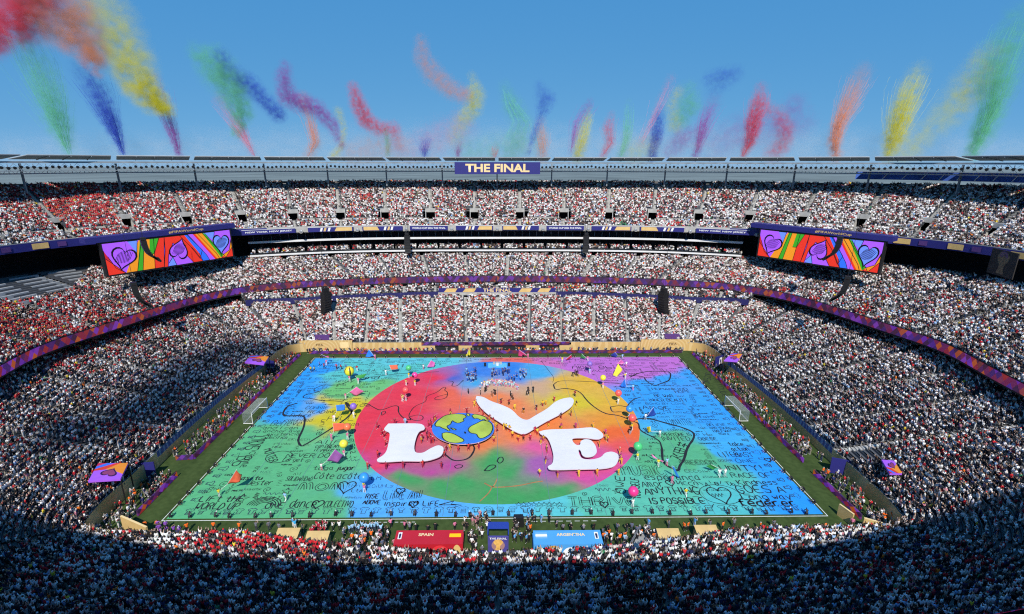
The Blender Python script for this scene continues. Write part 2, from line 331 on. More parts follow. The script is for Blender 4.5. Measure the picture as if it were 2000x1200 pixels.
# ------------------------------------------------------------------ tiers
def aisles(total, space, phase=0.0):
    n = int(round(total/space)); n += n % 2; st = total/n; return [(i+.5*phase)*st for i in range(n)], st
class Tier:
    def __init__(s, rin, rout, zin, zout, rows, space, awide=1.3, phase=0.0, holes=None, skip=(), mask=None):
        s.mask = np.ones(NR, bool) if mask is None else mask
        s.rin, s.rout, s.rows = rin, rout, rows
        s.zin = np.full(NR, zin) if np.isscalar(zin) else zin; s.zout = np.full(NR, zout) if np.isscalar(zout) else zout
        mid = .5*(rin+rout); s.a = arc(mid); s.ais, s.st = aisles(s.a[-1], space, phase); s.aw = awide; s.skip = set(skip)
        s.mid = mid; s.holes = holes
        sm = (s.a[:-1]+s.a[1:])/2
        s.vom = set()
        if holes:
            for q in s.ais:
                i = int(np.argmin(np.abs(((sm-q)+s.a[-1]/2) % s.a[-1]-s.a[-1]/2))); s.vom.add(i); s.vom.add((i+(1 if ((q-sm[i]+s.a[-1]/2)%s.a[-1]-s.a[-1]/2)>0 else -1))%NR)
    def pos(s, t): return s.rin*(1-t)+s.rout*t
    def z(s, r): return s.zin+(s.zout-s.zin)*r/max(1, s.rows-1)
    def build(s, root):
        V = []; n = NR
        for r in range(s.rows):
            p0, p1 = s.pos(r/s.rows), s.pos((r+1)/s.rows); zl = s.z(r-1) if r else s.z(0)-.3
            V += [W(p0, zl), W(p0, s.z(r)), W(p1, s.z(r))]
        F = []; M = []
        for r in range(s.rows):
            for i in range(n):
                if not s.mask[i] or (s.holes and i in s.vom and s.holes[0] <= r <= s.holes[1]): continue
                j = (i+1) % n
                for k in (0, 1): b = (3*r+k)*n; F.append((b+i, b+j, b+n+j, b+n+i)); M.append(0)
        o = mk('terrace_steps', np.vstack(V), F, [M_CONC, M_CONCL], root, M)
        if not s.mask.all(): o['kind'] = 'stuff'
        # aisle stairs: lighter steps laid on the terrace
        for q in s.ais:
            i, u = s.at(q); mb = MB()
            if not s.vis[i] or not s.mask[i]: continue
            for r in range(s.rows):
                if s.holes and s.holes[0] <= r <= s.holes[1]: continue
                for h in (0, .5):
                    t0, t1 = (r+h)/s.rows, (r+h+.5)/s.rows
                    a = s.pt(i, u, t0); b = s.pt(i, u, t1); z = s.zat(i, u, r)+(.02 if h == 0 else .02+.5*s.dz(i))
                    d = np.array(b-a); d /= np.linalg.norm(d)+1e-9; nn = np.array([-d[1], d[0]])*s.aw/2
                    mb.prism([a-nn, b-nn, b+nn, a+nn], z-.3, z, 0)
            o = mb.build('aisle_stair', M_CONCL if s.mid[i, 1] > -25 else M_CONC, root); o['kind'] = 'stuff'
        # rows of tip-up seats: a seat pan and back ridge per row, broken at the aisles
        mb = MB(); L = s.a[-1]; step = .52
        for r in range(s.rows):
            if r in s.skip: continue
            V0 = len(mb.v); tS, tB = (r+.42)/s.rows, (r+.86)/s.rows
            c0, c1, c2 = s.pos(tS), s.pos(tB), s.pos(tB+.05/ s.rows); z = s.z(r)
            A = [W(c0, z+.42), W(c1, z+.42), W(c1, z+.84), W(c2, z+.84), W(c2, z+.1)]
            for i in range(n):
                if s.near_aisle(.5*(s.a[i]+s.a[i+1]), .5*(s.a[i+1]-s.a[i])*.5) or (s.holes and i in s.vom and s.holes[0] <= r <= s.holes[1]): continue
                if not s.vis[i] or not s.mask[i]: continue
                j = (i+1) % n
                mb.add([x[i] for x in A]+[x[j] for x in A], [(k, k+5, k+6, k+1) for k in range(4)])
        o = mb.build('seat_rows', M_SEAT, root); o['kind'] = 'stuff'
    def near_aisle(s, q, extra=0.0):
        d = abs(((q-s.ais[0])+s.st/2) % s.st-s.st/2); return d < s.aw/2+extra
    def at(s, q):
        q = q % s.a[-1]; i = int(np.searchsorted(s.a, q, side='right')-1); i = min(i, NR-1); return i, (q-s.a[i])/(s.a[i+1]-s.a[i])
    def pt(s, i, u, t):
        j = (i+1) % NR; p = s.pos(t) if False else None
        a = s.rin[i]*(1-t)+s.rout[i]*t; b = s.rin[j]*(1-t)+s.rout[j]*t; return a*(1-u)+b*u+CEN
    def zat(s, i, u, r):
        j = (i+1) % NR; f = r/max(1, s.rows-1); za = s.zin[i]+(s.zout[i]-s.zin[i])*f; zb = s.zin[j]+(s.zout[j]-s.zin[j])*f; return za*(1-u)+zb*u
    def dz(s, i): return (s.zout[i]-s.zin[i])/max(1, s.rows-1)
    def people(s, dens=.95, spacing=.47, keep=None):
        P = []; R = []; o = outward(s.mid)
        for r in range(s.rows):
            if r in s.skip: continue
            t = (r+.35)/s.rows; ln = np.linalg.norm(np.roll(s.pos(t), -1, 0)-s.pos(t), axis=1); L = ln.sum(); ca = np.concatenate([[0], np.cumsum(ln)])
            q = np.arange(0, L, spacing)+rng.normal(0, .05, len(np.arange(0, L, spacing))); q = np.clip(q, 0, L-1e-3)
            i = np.clip(np.searchsorted(ca, q, side='right')-1, 0, NR-1); u = (q-ca[i])/ln[i]
            qm = s.a[i]+u*(s.a[i+1]-s.a[i]); d = np.abs(((qm-s.ais[0])+s.st/2) % s.st-s.st/2); ok = (d > s.aw/2+.1) | (rng.random(len(q)) < np.where(s.mid[i, 1] < -30, .72, .06))
            if s.holes and s.holes[0]-1 <= r <= s.holes[1]+1: ok &= ~np.isin(i, list(s.vom))
            ok &= (rng.random(len(q)) < dens) & s.mask[i]
            i, u = i[ok], u[ok]; j = (i+1) % NR; tt = t+rng.normal(0, .06, len(i))/s.rows
            A = s.rin[i]*(1-tt)[:, None]+s.rout[i]*tt[:, None]; B = s.rin[j]*(1-tt)[:, None]+s.rout[j]*tt[:, None]
            p = A*(1-u)[:, None]+B*u[:, None]+CEN; f = r/max(1, s.rows-1); z = (s.zin[i]+(s.zout[i]-s.zin[i])*f)
            P.append(np.column_stack([p, z])); ow = o[i]; R.append(np.arctan2(-ow[:, 1], -ow[:, 0]))
        P = np.vstack(P); R = np.concatenate(R); px, py, zz = project(P); ok = (zz > 5) & (px > -160) & (px < 2160) & (py > 100) & (py < 1300)
        if keep is not None: ok &= keep(P)
        return P[ok], R[ok]
def in_view(r, z):
    px, py, zz = project(W(r, z)); return (zz > 3) & (px > -350) & (px < 2350) & (py < 1450)

def ledge_strip(name, r, z0, z1, m, parent=None, sel=None, uvscale=1.0, lean=0.0):
    n = len(r); rr = np.vstack([r, r[:1]]); a = arc(r)[:n+1]; z0 = np.full(n, z0) if np.isscalar(z0) else z0; z1 = np.full(n, z1) if np.isscalar(z1) else z1
    z0 = np.append(z0, z0[0]); z1 = np.append(z1, z1[0]); r1 = rr if not lean else np.vstack([off(r, lean), off(r, lean)[:1]])
    V = np.vstack([np.column_stack([rr+CEN, z0]), np.column_stack([r1+CEN, z1])]); F = [(i, i+1, n+2+i, n+1+i) for i in range(n) if sel is None or sel[i]]
    uv = np.vstack([np.column_stack([a*uvscale, np.zeros(n+1)]), np.column_stack([a*uvscale, np.ones(n+1)])])
    return mk(name, V, F, m, parent, None, False, uv)
def slab(name, rA, rB, z0, z1, m, parent, sel=None):        # closed ring slab between two plan curves
    rows = [W(rA, z0), W(rA, z1), W(rB, z1), W(rB, z0), W(rA, z0)]
    return strip(name, rows, m, parent, None, (lambda i, k: sel[i]) if sel is not None else None, smooth=False)

def led_mat(name, cols, period, strength, slant=.9):
    m = bpy.data.materials.new(name); m.use_nodes = True; n = m.node_tree.nodes; l = m.node_tree.links; b = n['Principled BSDF']
    uv = n.new('ShaderNodeUVMap'); sx = n.new('ShaderNodeSeparateXYZ'); l.new(uv.outputs[0], sx.inputs[0])
    def mth(op, a, bb, c=None):
        q = n.new('ShaderNodeMath'); q.operation = op
        for k, v in enumerate((a, bb, c)):
            if v is None: continue
            if hasattr(v, 'is_linked') or hasattr(v, 'links'): l.new(v, q.inputs[k])
            else: q.inputs[k].default_value = v
        return q.outputs[0]
    u = mth('DIVIDE', sx.outputs[0], period); v = sx.outputs[1]
    c1 = mth('FLOOR', mth('ADD', mth('MULTIPLY', u, 2.0), mth('MULTIPLY', v, slant)), 0); c2 = mth('FLOOR', mth('SUBTRACT', mth('MULTIPLY', u, 2.7), mth('MULTIPLY', v, slant*1.2)), 0)     # crossing slanted facets
    wn = n.new('ShaderNodeTexWhiteNoise'); wn.noise_dimensions = '1D'; l.new(mth('ADD', mth('MULTIPLY', c1, 13.7), mth('MULTIPLY', c2, 3.1)), wn.inputs['W']); f = wn.outputs['Value']
    cr = n.new('ShaderNodeValToRGB'); cr.color_ramp.interpolation = 'LINEAR'; e = cr.color_ramp.elements
    while len(e) > 1: e.remove(e[0])
    k = len(cols)
    e[0].position = 0; e[0].color = (*lin(cols[0]), 1)
    for i, c in enumerate(cols):
        if i: q = e.new(i/k); q.color = (*lin(c), 1)
        q = e.new(min(.999, (i+.9)/k)); q.color = (*lin(c), 1)
    l.new(f, cr.inputs[0]); b.inputs['Base Color'].default_value = (.02,.015,.025,1); l.new(cr.outputs[0], b.inputs['Emission Color']); b.inputs['Emission Strength'].default_value = strength
    b.inputs['Roughness'].default_value = .5; return m
LEDC = ['#7a30c8', '#4a2080', '#a02440', '#4a1440', '#d0641e', '#7c2468', '#84205c', '#5a28a8', '#b03030', '#5c2068', '#421850', '#9040d0']
M_LED = led_mat('led_board', LEDC, 3.4, .5)

# lower tier
Z_LO = ringz([10.3,10.3,10.2,10.1,11,11.9,12,12,12])
FARS = (R_RIB[:, 1] > 30) & (np.abs(R_RIB[:, 0]) < 80); LOFF = 6.5-10.7*np.clip((83-np.abs(R_RIB[:, 0]))/6, 0, 1)*(R_RIB[:, 1] > 0)
T_LOW = Tier(R_IN, off(R_RIB, LOFF), 2.7, Z_LO, 33, 10.4, 1.25); T_LOW.vis = in_view(T_LOW.mid, 6)
S = thing('lower_stand', 'lowest ring of grey terrace steps and seats wrapped around the pitch', 'stand', (0, 34, 0)); S.location = (0, 0, 0)
T_LOW.build(S)
T_LOW2 = Tier(off(R_RIB, -3.4), off(R_RIB, .9), Z_LO+1.6, Z_LO+2.9, 4, 10.4, 1.1, mask=FARS); T_LOW2.vis = in_view(T_LOW2.mid, 12); T_LOW2.build(S)
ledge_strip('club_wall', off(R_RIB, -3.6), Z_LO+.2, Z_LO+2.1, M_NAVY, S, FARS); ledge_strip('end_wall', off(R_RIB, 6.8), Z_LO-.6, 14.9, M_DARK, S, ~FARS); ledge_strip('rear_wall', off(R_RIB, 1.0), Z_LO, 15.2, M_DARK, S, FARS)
# middle tier
MSIDE = np.abs(R_RIB[:, 0]) < 57
T_MIDS = Tier(R_RIB+outward(R_RIB)*.3, R_MB, 16.0, Z_MB, 16, 14.2, 1.4, .5, mask=MSIDE); T_MID = Tier(R_RIB+outward(R_RIB)*.3, R_MB, 16.0, Z_MB, 32, 14.2, 1.4, .5, mask=~MSIDE); T_MIDS.vis = T_MID.vis = in_view(T_MID.mid, 20)
S = thing('middle_stand', 'middle ring of seating above the glowing zigzag ribbon board', 'stand'); T_MID.build(S); T_MIDS.build(S)
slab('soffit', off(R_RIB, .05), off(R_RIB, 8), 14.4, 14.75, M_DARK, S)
ledge_strip('front_parapet', off(R_RIB, .06), 14.75, 16.9, M_BLK, S)
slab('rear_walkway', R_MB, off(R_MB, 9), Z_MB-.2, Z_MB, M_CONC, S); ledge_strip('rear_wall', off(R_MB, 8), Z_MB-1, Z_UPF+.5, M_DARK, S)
L_ = thing('led_ribbon', 'glowing purple red and orange zigzag ribbon board edging the middle stand', 'led board'); ledge_strip('led_face', off(R_RIB, -.08), 14.8, 16.75, M_LED, L_)
# upper tier
T_UP = Tier(off(R_UPF, .5), R_UPB, Z_UPF-.6, Z_UPB, 33, 16.6, 1.4, 1.0, holes=(6, 11), skip=(5,)); T_UP.vis = in_view(T_UP.mid, 40)
S = thing('upper_stand', 'steep upper ring of seating with dark doorways under the light towers', 'stand'); T_UP.build(S)
ledge_strip('front_parapet', off(R_UPF, .3), Z_UPF-1.8, Z_UPF+.35, M_CONCL, S)
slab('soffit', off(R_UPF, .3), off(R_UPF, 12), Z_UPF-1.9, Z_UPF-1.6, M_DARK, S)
c5 = T_UP.pos(6/33.0); z5 = T_UP.z(5); ledge_strip('cross_aisle_wall', off(c5, -.12), z5-.1, z5+.95, M_CONCL, S, sel=np.array([i not in T_UP.vom for i in range(NR)]))

for q in T_UP.ais:
    i, u = T_UP.at(q)
    if not T_UP.vis[i]: continue
    if 'VOM' not in globals():
        mb = MB(); w = 1.62; y1 = 4.3
        for sx in (-1, 1):
            x0, x1 = (sx*w, sx*(w+.22)) if sx > 0 else (sx*w-.22, sx*w)
            pv = [(-.9,-.1),(y1,-.1),(y1,3.5),(3.2,3.2),(-.9,1.15)]
            mb.add([(x0,a,b) for a, b in pv]+[(x1,a,b) for a, b in pv], [(0,1,2,3,4),(9,8,7,6,5)]+[(k,(k+1)%5,5+(k+1)%5,5+k) for k in range(5)], 0)
        mb.box(-w-.3, w+.3, 3.5, y1+.3, 2.45, 3.75, 0)
        mb.box(-w, w, -.9, 9, -.3, -.1, 1); mb.box(-w, w, 8.6, 9, -.1, 3, 2); mb.box(-w-.1, -w+.02, y1, 9, -.1, 2.6, 2); mb.box(w-.02, w+.1, y1, 9, -.1, 2.6, 2); mb.box(-w, w, y1, 9, 2.46, 2.6, 2)
        VOM = mb.mesh('vomitory', [M_CONCL, M_CONC, M_DARK])
    p = T_UP.pt(i, u, 6/33.0); b = T_UP.pt(i, u, 1.0); d = b-p
    link('vomitory', VOM, S, (p[0], p[1], T_UP.zat(i, u, 5)), math.atan2(d[1], d[0])-math.pi/2)

# ------------------------------------------------------------------ printed lettering and flat panels
_TXT = {}
def text_mesh(s, bold=.02):
    if (s, bold) in _TXT: return _TXT[(s, bold)]
    c = bpy.data.curves.new('lettering', 'FONT'); c.body = s; c.size = 1.0; c.offset = bold; c.resolution_u = 3
    o = bpy.data.objects.new('tmp', c); COL.objects.link(o); dg = bpy.context.evaluated_depsgraph_get(); dg.update()
    me = bpy.data.meshes.new_from_object(o.evaluated_get(dg)); bpy.data.objects.remove(o); bpy.data.curves.remove(c)
    co = np.zeros(len(me.vertices)*3); me.vertices.foreach_get('co', co); co = co.reshape(-1, 3)
    lo, hi = co.min(0), co.max(0); w = hi[0]-lo[0]; h = hi[1]-lo[1]; co = np.column_stack([(co[:, 0]-lo[0])/w, np.zeros(len(co)), (co[:, 1]-lo[1])/h]); me.vertices.foreach_set('co', co.ravel()); me.update()
    _TXT[(s, bold)] = me; return me
def text_on(parent, s, x0, x1, z0, z1, m, y=-.13, bold=.02):       # lettering on the -y face of an upright panel
    me = text_mesh(s, bold).copy(); me.materials.clear(); me.materials.append(m)
    o = link('lettering', me, parent, (x0, y, z0)); o.scale = (x1-x0, 1, z1-z0); return o
def flat(parent, name, poly, m, y=-.12): return mk(name, [(x, y, z) for x, z in poly], [tuple(range(len(poly)))], m, parent)
def panel(name, label, cat, A, B, z0, z1, m, thick=.2, group=None, part='panel'):
    A, B = np.array(A[:2], float), np.array(B[:2], float); d = B-A; w = float(np.linalg.norm(d)); c = (A+B)/2
    t = thing(name, label, cat, (c[0], c[1], z0), math.atan2(d[1], d[0]), group)
    MB().box(-w/2, w/2, -thick/2, thick/2, 0, z1-z0).build(part, m, t); return t, w, z1-z0
def ring_at_x(r, x, zside=1):            # far-side point of a plan curve at a given x
    k = np.where(r[:, 1] > 0)[0] if zside > 0 else np.where(r[:, 1] < 0)[0]; q = r[k]; o = np.argsort(q[:, 0]); return np.array([x, np.interp(x, q[o, 0], q[o, 1])])+CEN

# ------------------------------------------------------------------ suites between the middle and the upper stand
SIDE = (R_MB[:, 1] > 0) & (np.abs(R_MB[:, 0]) < 84); SIDE2 = np.roll(SIDE, -1) & SIDE
S = thing('suite_levels', 'two dark glazed suite levels with white fascias between middle and upper stands', 'suites')
rA = off(R_MB, -1.2); slab('balcony_floor', rA, off(R_MB, 6), 23.5, 23.75, M_CONC, S, SIDE2); ledge_strip('white_fascia', off(rA, -.1), 23.45, 24.05, M_WHITE, S, SIDE2)
ledge_strip('balcony_rail', off(rA, .15), 24.05, 24.55, M_GLASS, S, SIDE2)
rB = off(R_MB, -1.0); slab('glazed_floor', rB, off(R_MB, 7), 27.7, 28.0, M_DARK, S, SIDE2); ledge_strip('white_fascia', off(rB, -.1), 27.85, 28.55, M_WHITE, S, SIDE2)
ledge_strip('rear_wall', off(R_MB, 3.4), 23.7, 27.7, M_DARK, S, SIDE2)
ledge_strip('glazing', off(R_MB, .6), 28.3, 31.4, M_GLASS, S, SIDE2)
mb = MB(); am = arc(R_MB)
rM = off(R_MB, .5)
MUL = MB().box(-.05, .05, -.06, .06, 0, 3.0).mesh('mullion', M_RAIL)
x = -82
while x < 82:
    p = ring_at_x(rM, x); link('mullion', MUL, S, (p[0], p[1]-.05, 28.3)); x += 2.6
STR = MB().box(-.22, .22, -1.6, 1.6, 0, 3.6).mesh('dividing_wall', M_DARK)
for x in np.arange(-80, 81, 7.8):
    p = ring_at_x(R_MB, x); link('dividing_wall', STR, S, (p[0], p[1]+1.8, 24.0))
SUITE_T = Tier(off(R_MB, -.9), off(R_MB, 1.6), 23.8, 24.6, 3, 7.8, .9, .5)

# boards along the front of the upper stand
M_NAVYB = mat('navy_board', lin('#2a2a74'), .5, .05, .5); M_GOLDL = mat('gold_letter', lin('#ecd096'), .5, .04, .5); M_WHITEL = mat('white_letter', (.82,.82,.82), .5, 0); M_PLUM = mat('plum_print', lin('#5a3a78'), .5, 0)
BRD = [(507,590,'NEW YORK NEW JERSEY'),(611,692,'g1'),(709,786,'g2'),(800,874,'WORLD CUP 2026 THE FINAL'),(890,963,'g1'),(981,1053,'g2'),(1068,1141,'WORLD CUP 2026 THE FINAL'),(1156,1232,'g1'),(1248,1327,'g2'),(1347,1430,'NEW YORK NEW JERSEY')]
for k, (a, b, kind) in enumerate(BRD):
    xa, xb = aty(a, 446, 109).x, aty(b, 446, 109).x; A, B = ring_at_x(off(R_UPF, -.25), xa), ring_at_x(off(R_UPF, -.25), xb)
    lab = {'g1': 'narrow fascia board turning from navy to gold along the upper stand', 'g2': 'narrow fascia board turning from gold to navy along the upper stand',
           'NEW YORK NEW JERSEY': 'navy fascia board lettered NEW YORK NEW JERSEY in white'}.get(kind, 'navy fascia board with small white WORLD CUP lettering')
    t, w, h = panel('fascia_board', lab, 'board', A, B, 31.25, 32.75, M_NAVYB, .2, 'fascia boards on the upper stand')
    MB().box(-w/2-.06, w/2+.06, -.12, .12, h, h+.1).build('edge_trim', M_WHITE, t)
    if kind[0] == 'g':
        s = 1 if kind == 'g1' else -1
        def sx(v): return s*v*w
        flat(t, 'gold_field', sorted([(sx(.08), .12), (sx(.47), .12), (sx(.47), h-.12), (sx(.13), h-.12)], key=lambda q: 0) if s > 0 else [(sx(.47), .12), (sx(.08), .12), (sx(.13), h-.12), (sx(.47), h-.12)], M_GOLD)
        for q in (-.05, -.14, -.22): flat(t, 'slanted_stripe', [(sx(q)-.35, .15), (sx(q)+.35, .15), (sx(q)+.75, h-.15), (sx(q)+.05, h-.15)], M_WHITEL if q != -.14 else M_GOLD, -.125)
    else: text_on(t, kind, -w*.44, w*.44, h*.28, h*.72, M_WHITEL)
# round floodlight brackets between the boards
for xx in (600, 700, 793, 882, 971, 1061, 1149, 1240, 1337, 1440):
    p = ring_at_x(off(R_UPF, -.5), aty(xx, 446, 109).x)
    t = thing('fascia_light', 'small grey rounded lamp bracket between two fascia boards', 'lamp', (p[0], p[1], 31.6), 0, 'lamps between the fascia boards')
    MB().tube([(0,.2,0),(0,-.35,0)], .62, 12).build('lamp_drum', M_CONCL, t); MB().tube([(0,-.35,0),(0,-.5,0)], [.5,.3], 12).build('lens', M_RAIL, t)
# end fascias
S = thing('end_fascia', 'long navy fascia band with gold panels below the end upper stands', 'board')
[ledge_strip('fascia_face', off(R_UPF, -.1), Z_UPF-1.9, Z_UPF+.2, M_NAVYB, S, (sg*R_UPF[:, 0] > 76) & (R_UPF[:, 1] > -70)) for sg in (-1, 1)]
def end_piece(i0, i1, m, name, a=.15, b=.85):
    r = off(R_UPF, -.25); n = i1-i0+1; q = np.array([r[i % NR] for i in range(i0, i1+1)])+CEN; z = np.array([Z_UPF[i % NR] for i in range(i0, i1+1)])-1.9
    V = np.vstack([np.column_stack([q, z+2.1*a]), np.column_stack([q, z+2.1*b])]); return mk(name, V, [(i, i+1, n+i+1, n+i) for i in range(n-1)], m, S)
iR = [i for i in range(NR) if R_UPF[i, 0] > 112 and -40 < R_UPF[i, 1] < 44]; iL = [i for i in range(NR) if R_UPF[i, 0] < -112 and -40 < R_UPF[i, 1] < 44]
for I in (iR, iL):
    for k in range(2, len(I)-6, 13): end_piece(I[k], I[k+4], M_GOLD, 'gold_panel')
    for k in range(8, len(I)-6, 13): end_piece(I[k], I[k+2], M_PLUM, 'plum_panel', .2, .8)

# ------------------------------------------------------------------ big screens in the two far corners
def emis(name, col, s=.9):
    return mat(name, lin(col), .5, 0, emit=s)
EC = {k: emis('screen_'+k, v, .4) for k, v in dict(violet='#a858f2', orange='#e8901c', red='#e0321e', green='#3aa020', blue='#2f6cf0', sky='#6a8cf0', olive='#b8a018', crimson='#c02030', black='#08060c', mauve='#a03a70', ink='#30104a').items()}
PC = {k: mat('print_'+k, lin(v), .6, .08, .8) for k, v in dict(violet='#a45ae0', orange='#e08a28', red='#d03a2a', blue='#3a6ce0', crimson='#b8284a', ink='#30104a', mauve='#8a3a6a').items()}
def heart(cx, cz, w, h, rot=0, n=28):
    o = []
    for k in range(n):
        a = 2*math.pi*k/n; x = 16*math.sin(a)**3/17; z = (13*math.cos(a)-5*math.cos(2*a)-2*math.cos(3*a)-math.cos(4*a))/15
        x, z = x*w/2, z*h/2; o.append((cx+x*math.cos(rot)-z*math.sin(rot), cz+x*math.sin(rot)+z*math.cos(rot)))
    return o
def scoreboard(A, B, z0, z1, label):
    t, w, h = panel('big_screen', label, 'screen', A, B, z0, z1, M_BLK, 1.6, part='screen_housing')
    W_, H_ = w-.8, h-.7
    def P(u, v): return (-w/2+.4+u*W_, .35+v*H_)
    def poly(nm, uv, c, y): flat(t, nm, [P(*q) for q in uv], EC[c], y)
    y = -.82
    poly('screen_field', [(0,0),(1,0),(1,1),(0,1)], 'violet', y)
    for k, (uv, c) in enumerate([([(0,.8),(.0,.0),(.12,0),(.06,.2),(.02,.6)],'crimson'),([(0,.55),(.12,0),(0,0)],'red'),([(.12,0),(.2,0),(.27,1),(.25,1)],'orange'),([(.2,0),(.24,0),(.29,1),(.26,1)],'green'),([(.24,0),(.33,0),(.36,1),(.29,1)],'orange'),
             ([(.33,0),(.4,0),(.44,1),(.36,1)],'red'),([(.31,.5),(.345,.5),(.4,1),(.33,1)],'green'),([(.4,0),(.43,.55),(.44,1),(.56,1),(.66,.45),(.72,.0),(.64,0),(.56,.5),(.5,.78),(.45,.4),(.43,0)],'red'),([(.56,1),(.62,1),(.73,.4),(.7,.1),(.64,.55)],'red'),
             ([(.6,1),(.63,1),(.76,.2),(.78,0),(.72,0),(.7,.3)],'blue'),([(.67,1),(.71,1),(.85,.2),(.87,0),(.83,0)],'red'),([(.69,1),(.75,1),(.87,.35),(.9,0),(.85,0)],'orange'),([(.75,1),(.77,1),(.9,.2),(.93,0),(.89,0)],'green'),([(.88,0),(1,0),(1,.65),(.97,.25)],'red'),([(.9,.1),(.97,.25),(1,.6),(1,.35),(.93,0)],'orange'),
             ([(.17,1),(.24,1),(.22,.6)],'sky'),([(.76,1),(.86,1),(.84,.7)],'sky'),([(.44,.1),(.48,.3),(.5,0),(.44,0)],'sky')]):
        poly('screen_stripe', uv, c, y-.006-.001*k)
        mbk = MB(); pp = [P(*q) for q in uv]                      # black marker edge of each stripe
        for a, b in zip(pp, pp[1:]):
            d = Vector((b[0]-a[0], 0, b[1]-a[1])); 
            if d.length < 1e-6: continue
            nrm = Vector((-d.z, 0, d.x)).normalized()*.07; mbk.add([(a[0]-nrm.x, y-.03-.001*k, a[1]-nrm.z), (b[0]-nrm.x, y-.03-.001*k, b[1]-nrm.z), (b[0]+nrm.x, y-.03-.001*k, b[1]+nrm.z), (a[0]+nrm.x, y-.03-.001*k, a[1]+nrm.z)], [(0,1,2,3)])
        mbk.build('marker_line', EC['black'], t)
    for cu, cv, rot, wd in ((.125,.5,-.35,.175),(.54,.52,2.75,.15),(.905,.55,-.12,.15)):
        c = P(cu, cv); flat(t, 'heart_outline', heart(c[0], c[1], wd*W_*1.1, .78*H_, rot), EC['black'], y-.05); flat(t, 'heart', heart(c[0], c[1], wd*W_*.94, .66*H_, rot), EC['violet' if cu < .8 else 'sky'], y-.054)
        mbk = MB()
        for k in range(11):                                        # scribbled hatching inside the heart
            u = (k-5)/6.2; hw = (1-u*u)**.5*.28*H_; cx = c[0]+u*wd*W_*.36; L = [(cx-.5, c[1]-hw*.62), (cx+.5, c[1]+hw*.75)]
            mbk.add([(L[0][0]-.07, y-.058, L[0][1]), (L[0][0]+.07, y-.058, L[0][1]), (L[1][0]+.07, y-.058, L[1][1]), (L[1][0]-.07, y-.058, L[1][1])], [(0,1,2,3)])
        mbk.build('heart_hatching', EC['black'], t)
    MB().box(-w/2-3, w/2+1.5, -1.0, 2.5, h+.1, h+1.5).build('hood', M_NAVYB, t); text_on(t, '#FIFAWorldCup', -w*.02, w*.26, h+.35, h+1.2, M_GOLD, -1.02)
    for sx in (-w/2+2, w/2-2): MB().tube([(sx, .8, h*.6), (sx, 9, h+.4)], .25).build('bracket', M_BLK, t)
    MB().box(-w/2+1, w/2-1, .8, 9, h-.4, h+.1).build('catwalk', M_BLK, t); return t
scoreboard((-102.8, 63), (-84.4, 92.4), 25.0, 34.0, 'large screen of scribbled hearts and rainbow stripes hung beside the stand packed with red shirts')
scoreboard((84.4, 92.8), (104.0, 65), 25.0, 34.0, 'large screen of scribbled hearts and rainbow stripes hung near the dark trophy banner')

# ------------------------------------------------------------------ loudspeaker columns hung from cables
CAB = MB().box(-1.0, 1.0, -.75, .75, -.3, .3).mesh('speaker_cabinet', M_BLK)
CABLE_M = mat('steel_cable', (.02,.02,.022), .5, 0)
def line_array(top, n, bend, yaw, label, scale=1.0, up=14.0):
    t = thing('line_array', label, 'loudspeaker', top, yaw, 'hanging loudspeaker columns'); y = z = 0.0; a = 0.0
    for k in range(n):
        o = link('speaker_cabinet', CAB, t, (0, y, z)); o.rotation_euler = (a, 0, 0); o.scale = (scale,)*3
        a += bend/n*(.4+1.2*k/n); y -= math.sin(a)*.62*scale*-1*-1; z -= math.cos(a)*.62*scale
    MB().tube([(-.5,0,.3),(0,0,up),(0,0,up+.1)], .035, 5).tube([(.5,0,.3),(0,0,up)], .035, 5).build('hanging_cable', CABLE_M, t)
    MB().box(-.7*scale, .7*scale, -.6, .6, .35, 1.3*scale).build('rigging_frame', M_BLK, t); return t
def la(px, py, y, n, bend, yaw, label, sc, up=14): line_array(aty(px, py, y), n, bend, yaw, label, sc, up)
la(636, 573, 84, 15, -.9, 1.0, 'black curved loudspeaker column over the far lower stand, towards the red-shirted end', 1.3, 16)
la(1296, 573, 84, 15, -.9, -1.1, 'black curved loudspeaker column over the far lower stand, towards the white-shirted end', 1.3, 16)
la(262, 560, 52, 13, -1.2, -.9, 'black curved loudspeaker column before the red-shirted end stand', .82, 16)
la(1655, 548, 52, 13, -1.2, .9, 'black curved loudspeaker column before the white-shirted end stand', .82, 16)
la(280, 472, 62, 13, -1.3, -.8, 'black curved loudspeaker column hanging across the screen near the red-shirted stand', .8, 12)
la(1640, 470, 62, 13, -1.3, .8, 'black curved loudspeaker column hanging across the screen near the trophy banner', .8, 12)
for px in (545, 795, 1145, 1388): la(px, 462, 107, 11, -.25, 0, 'slim black loudspeaker column in front of the glazed suites', .92, 8)

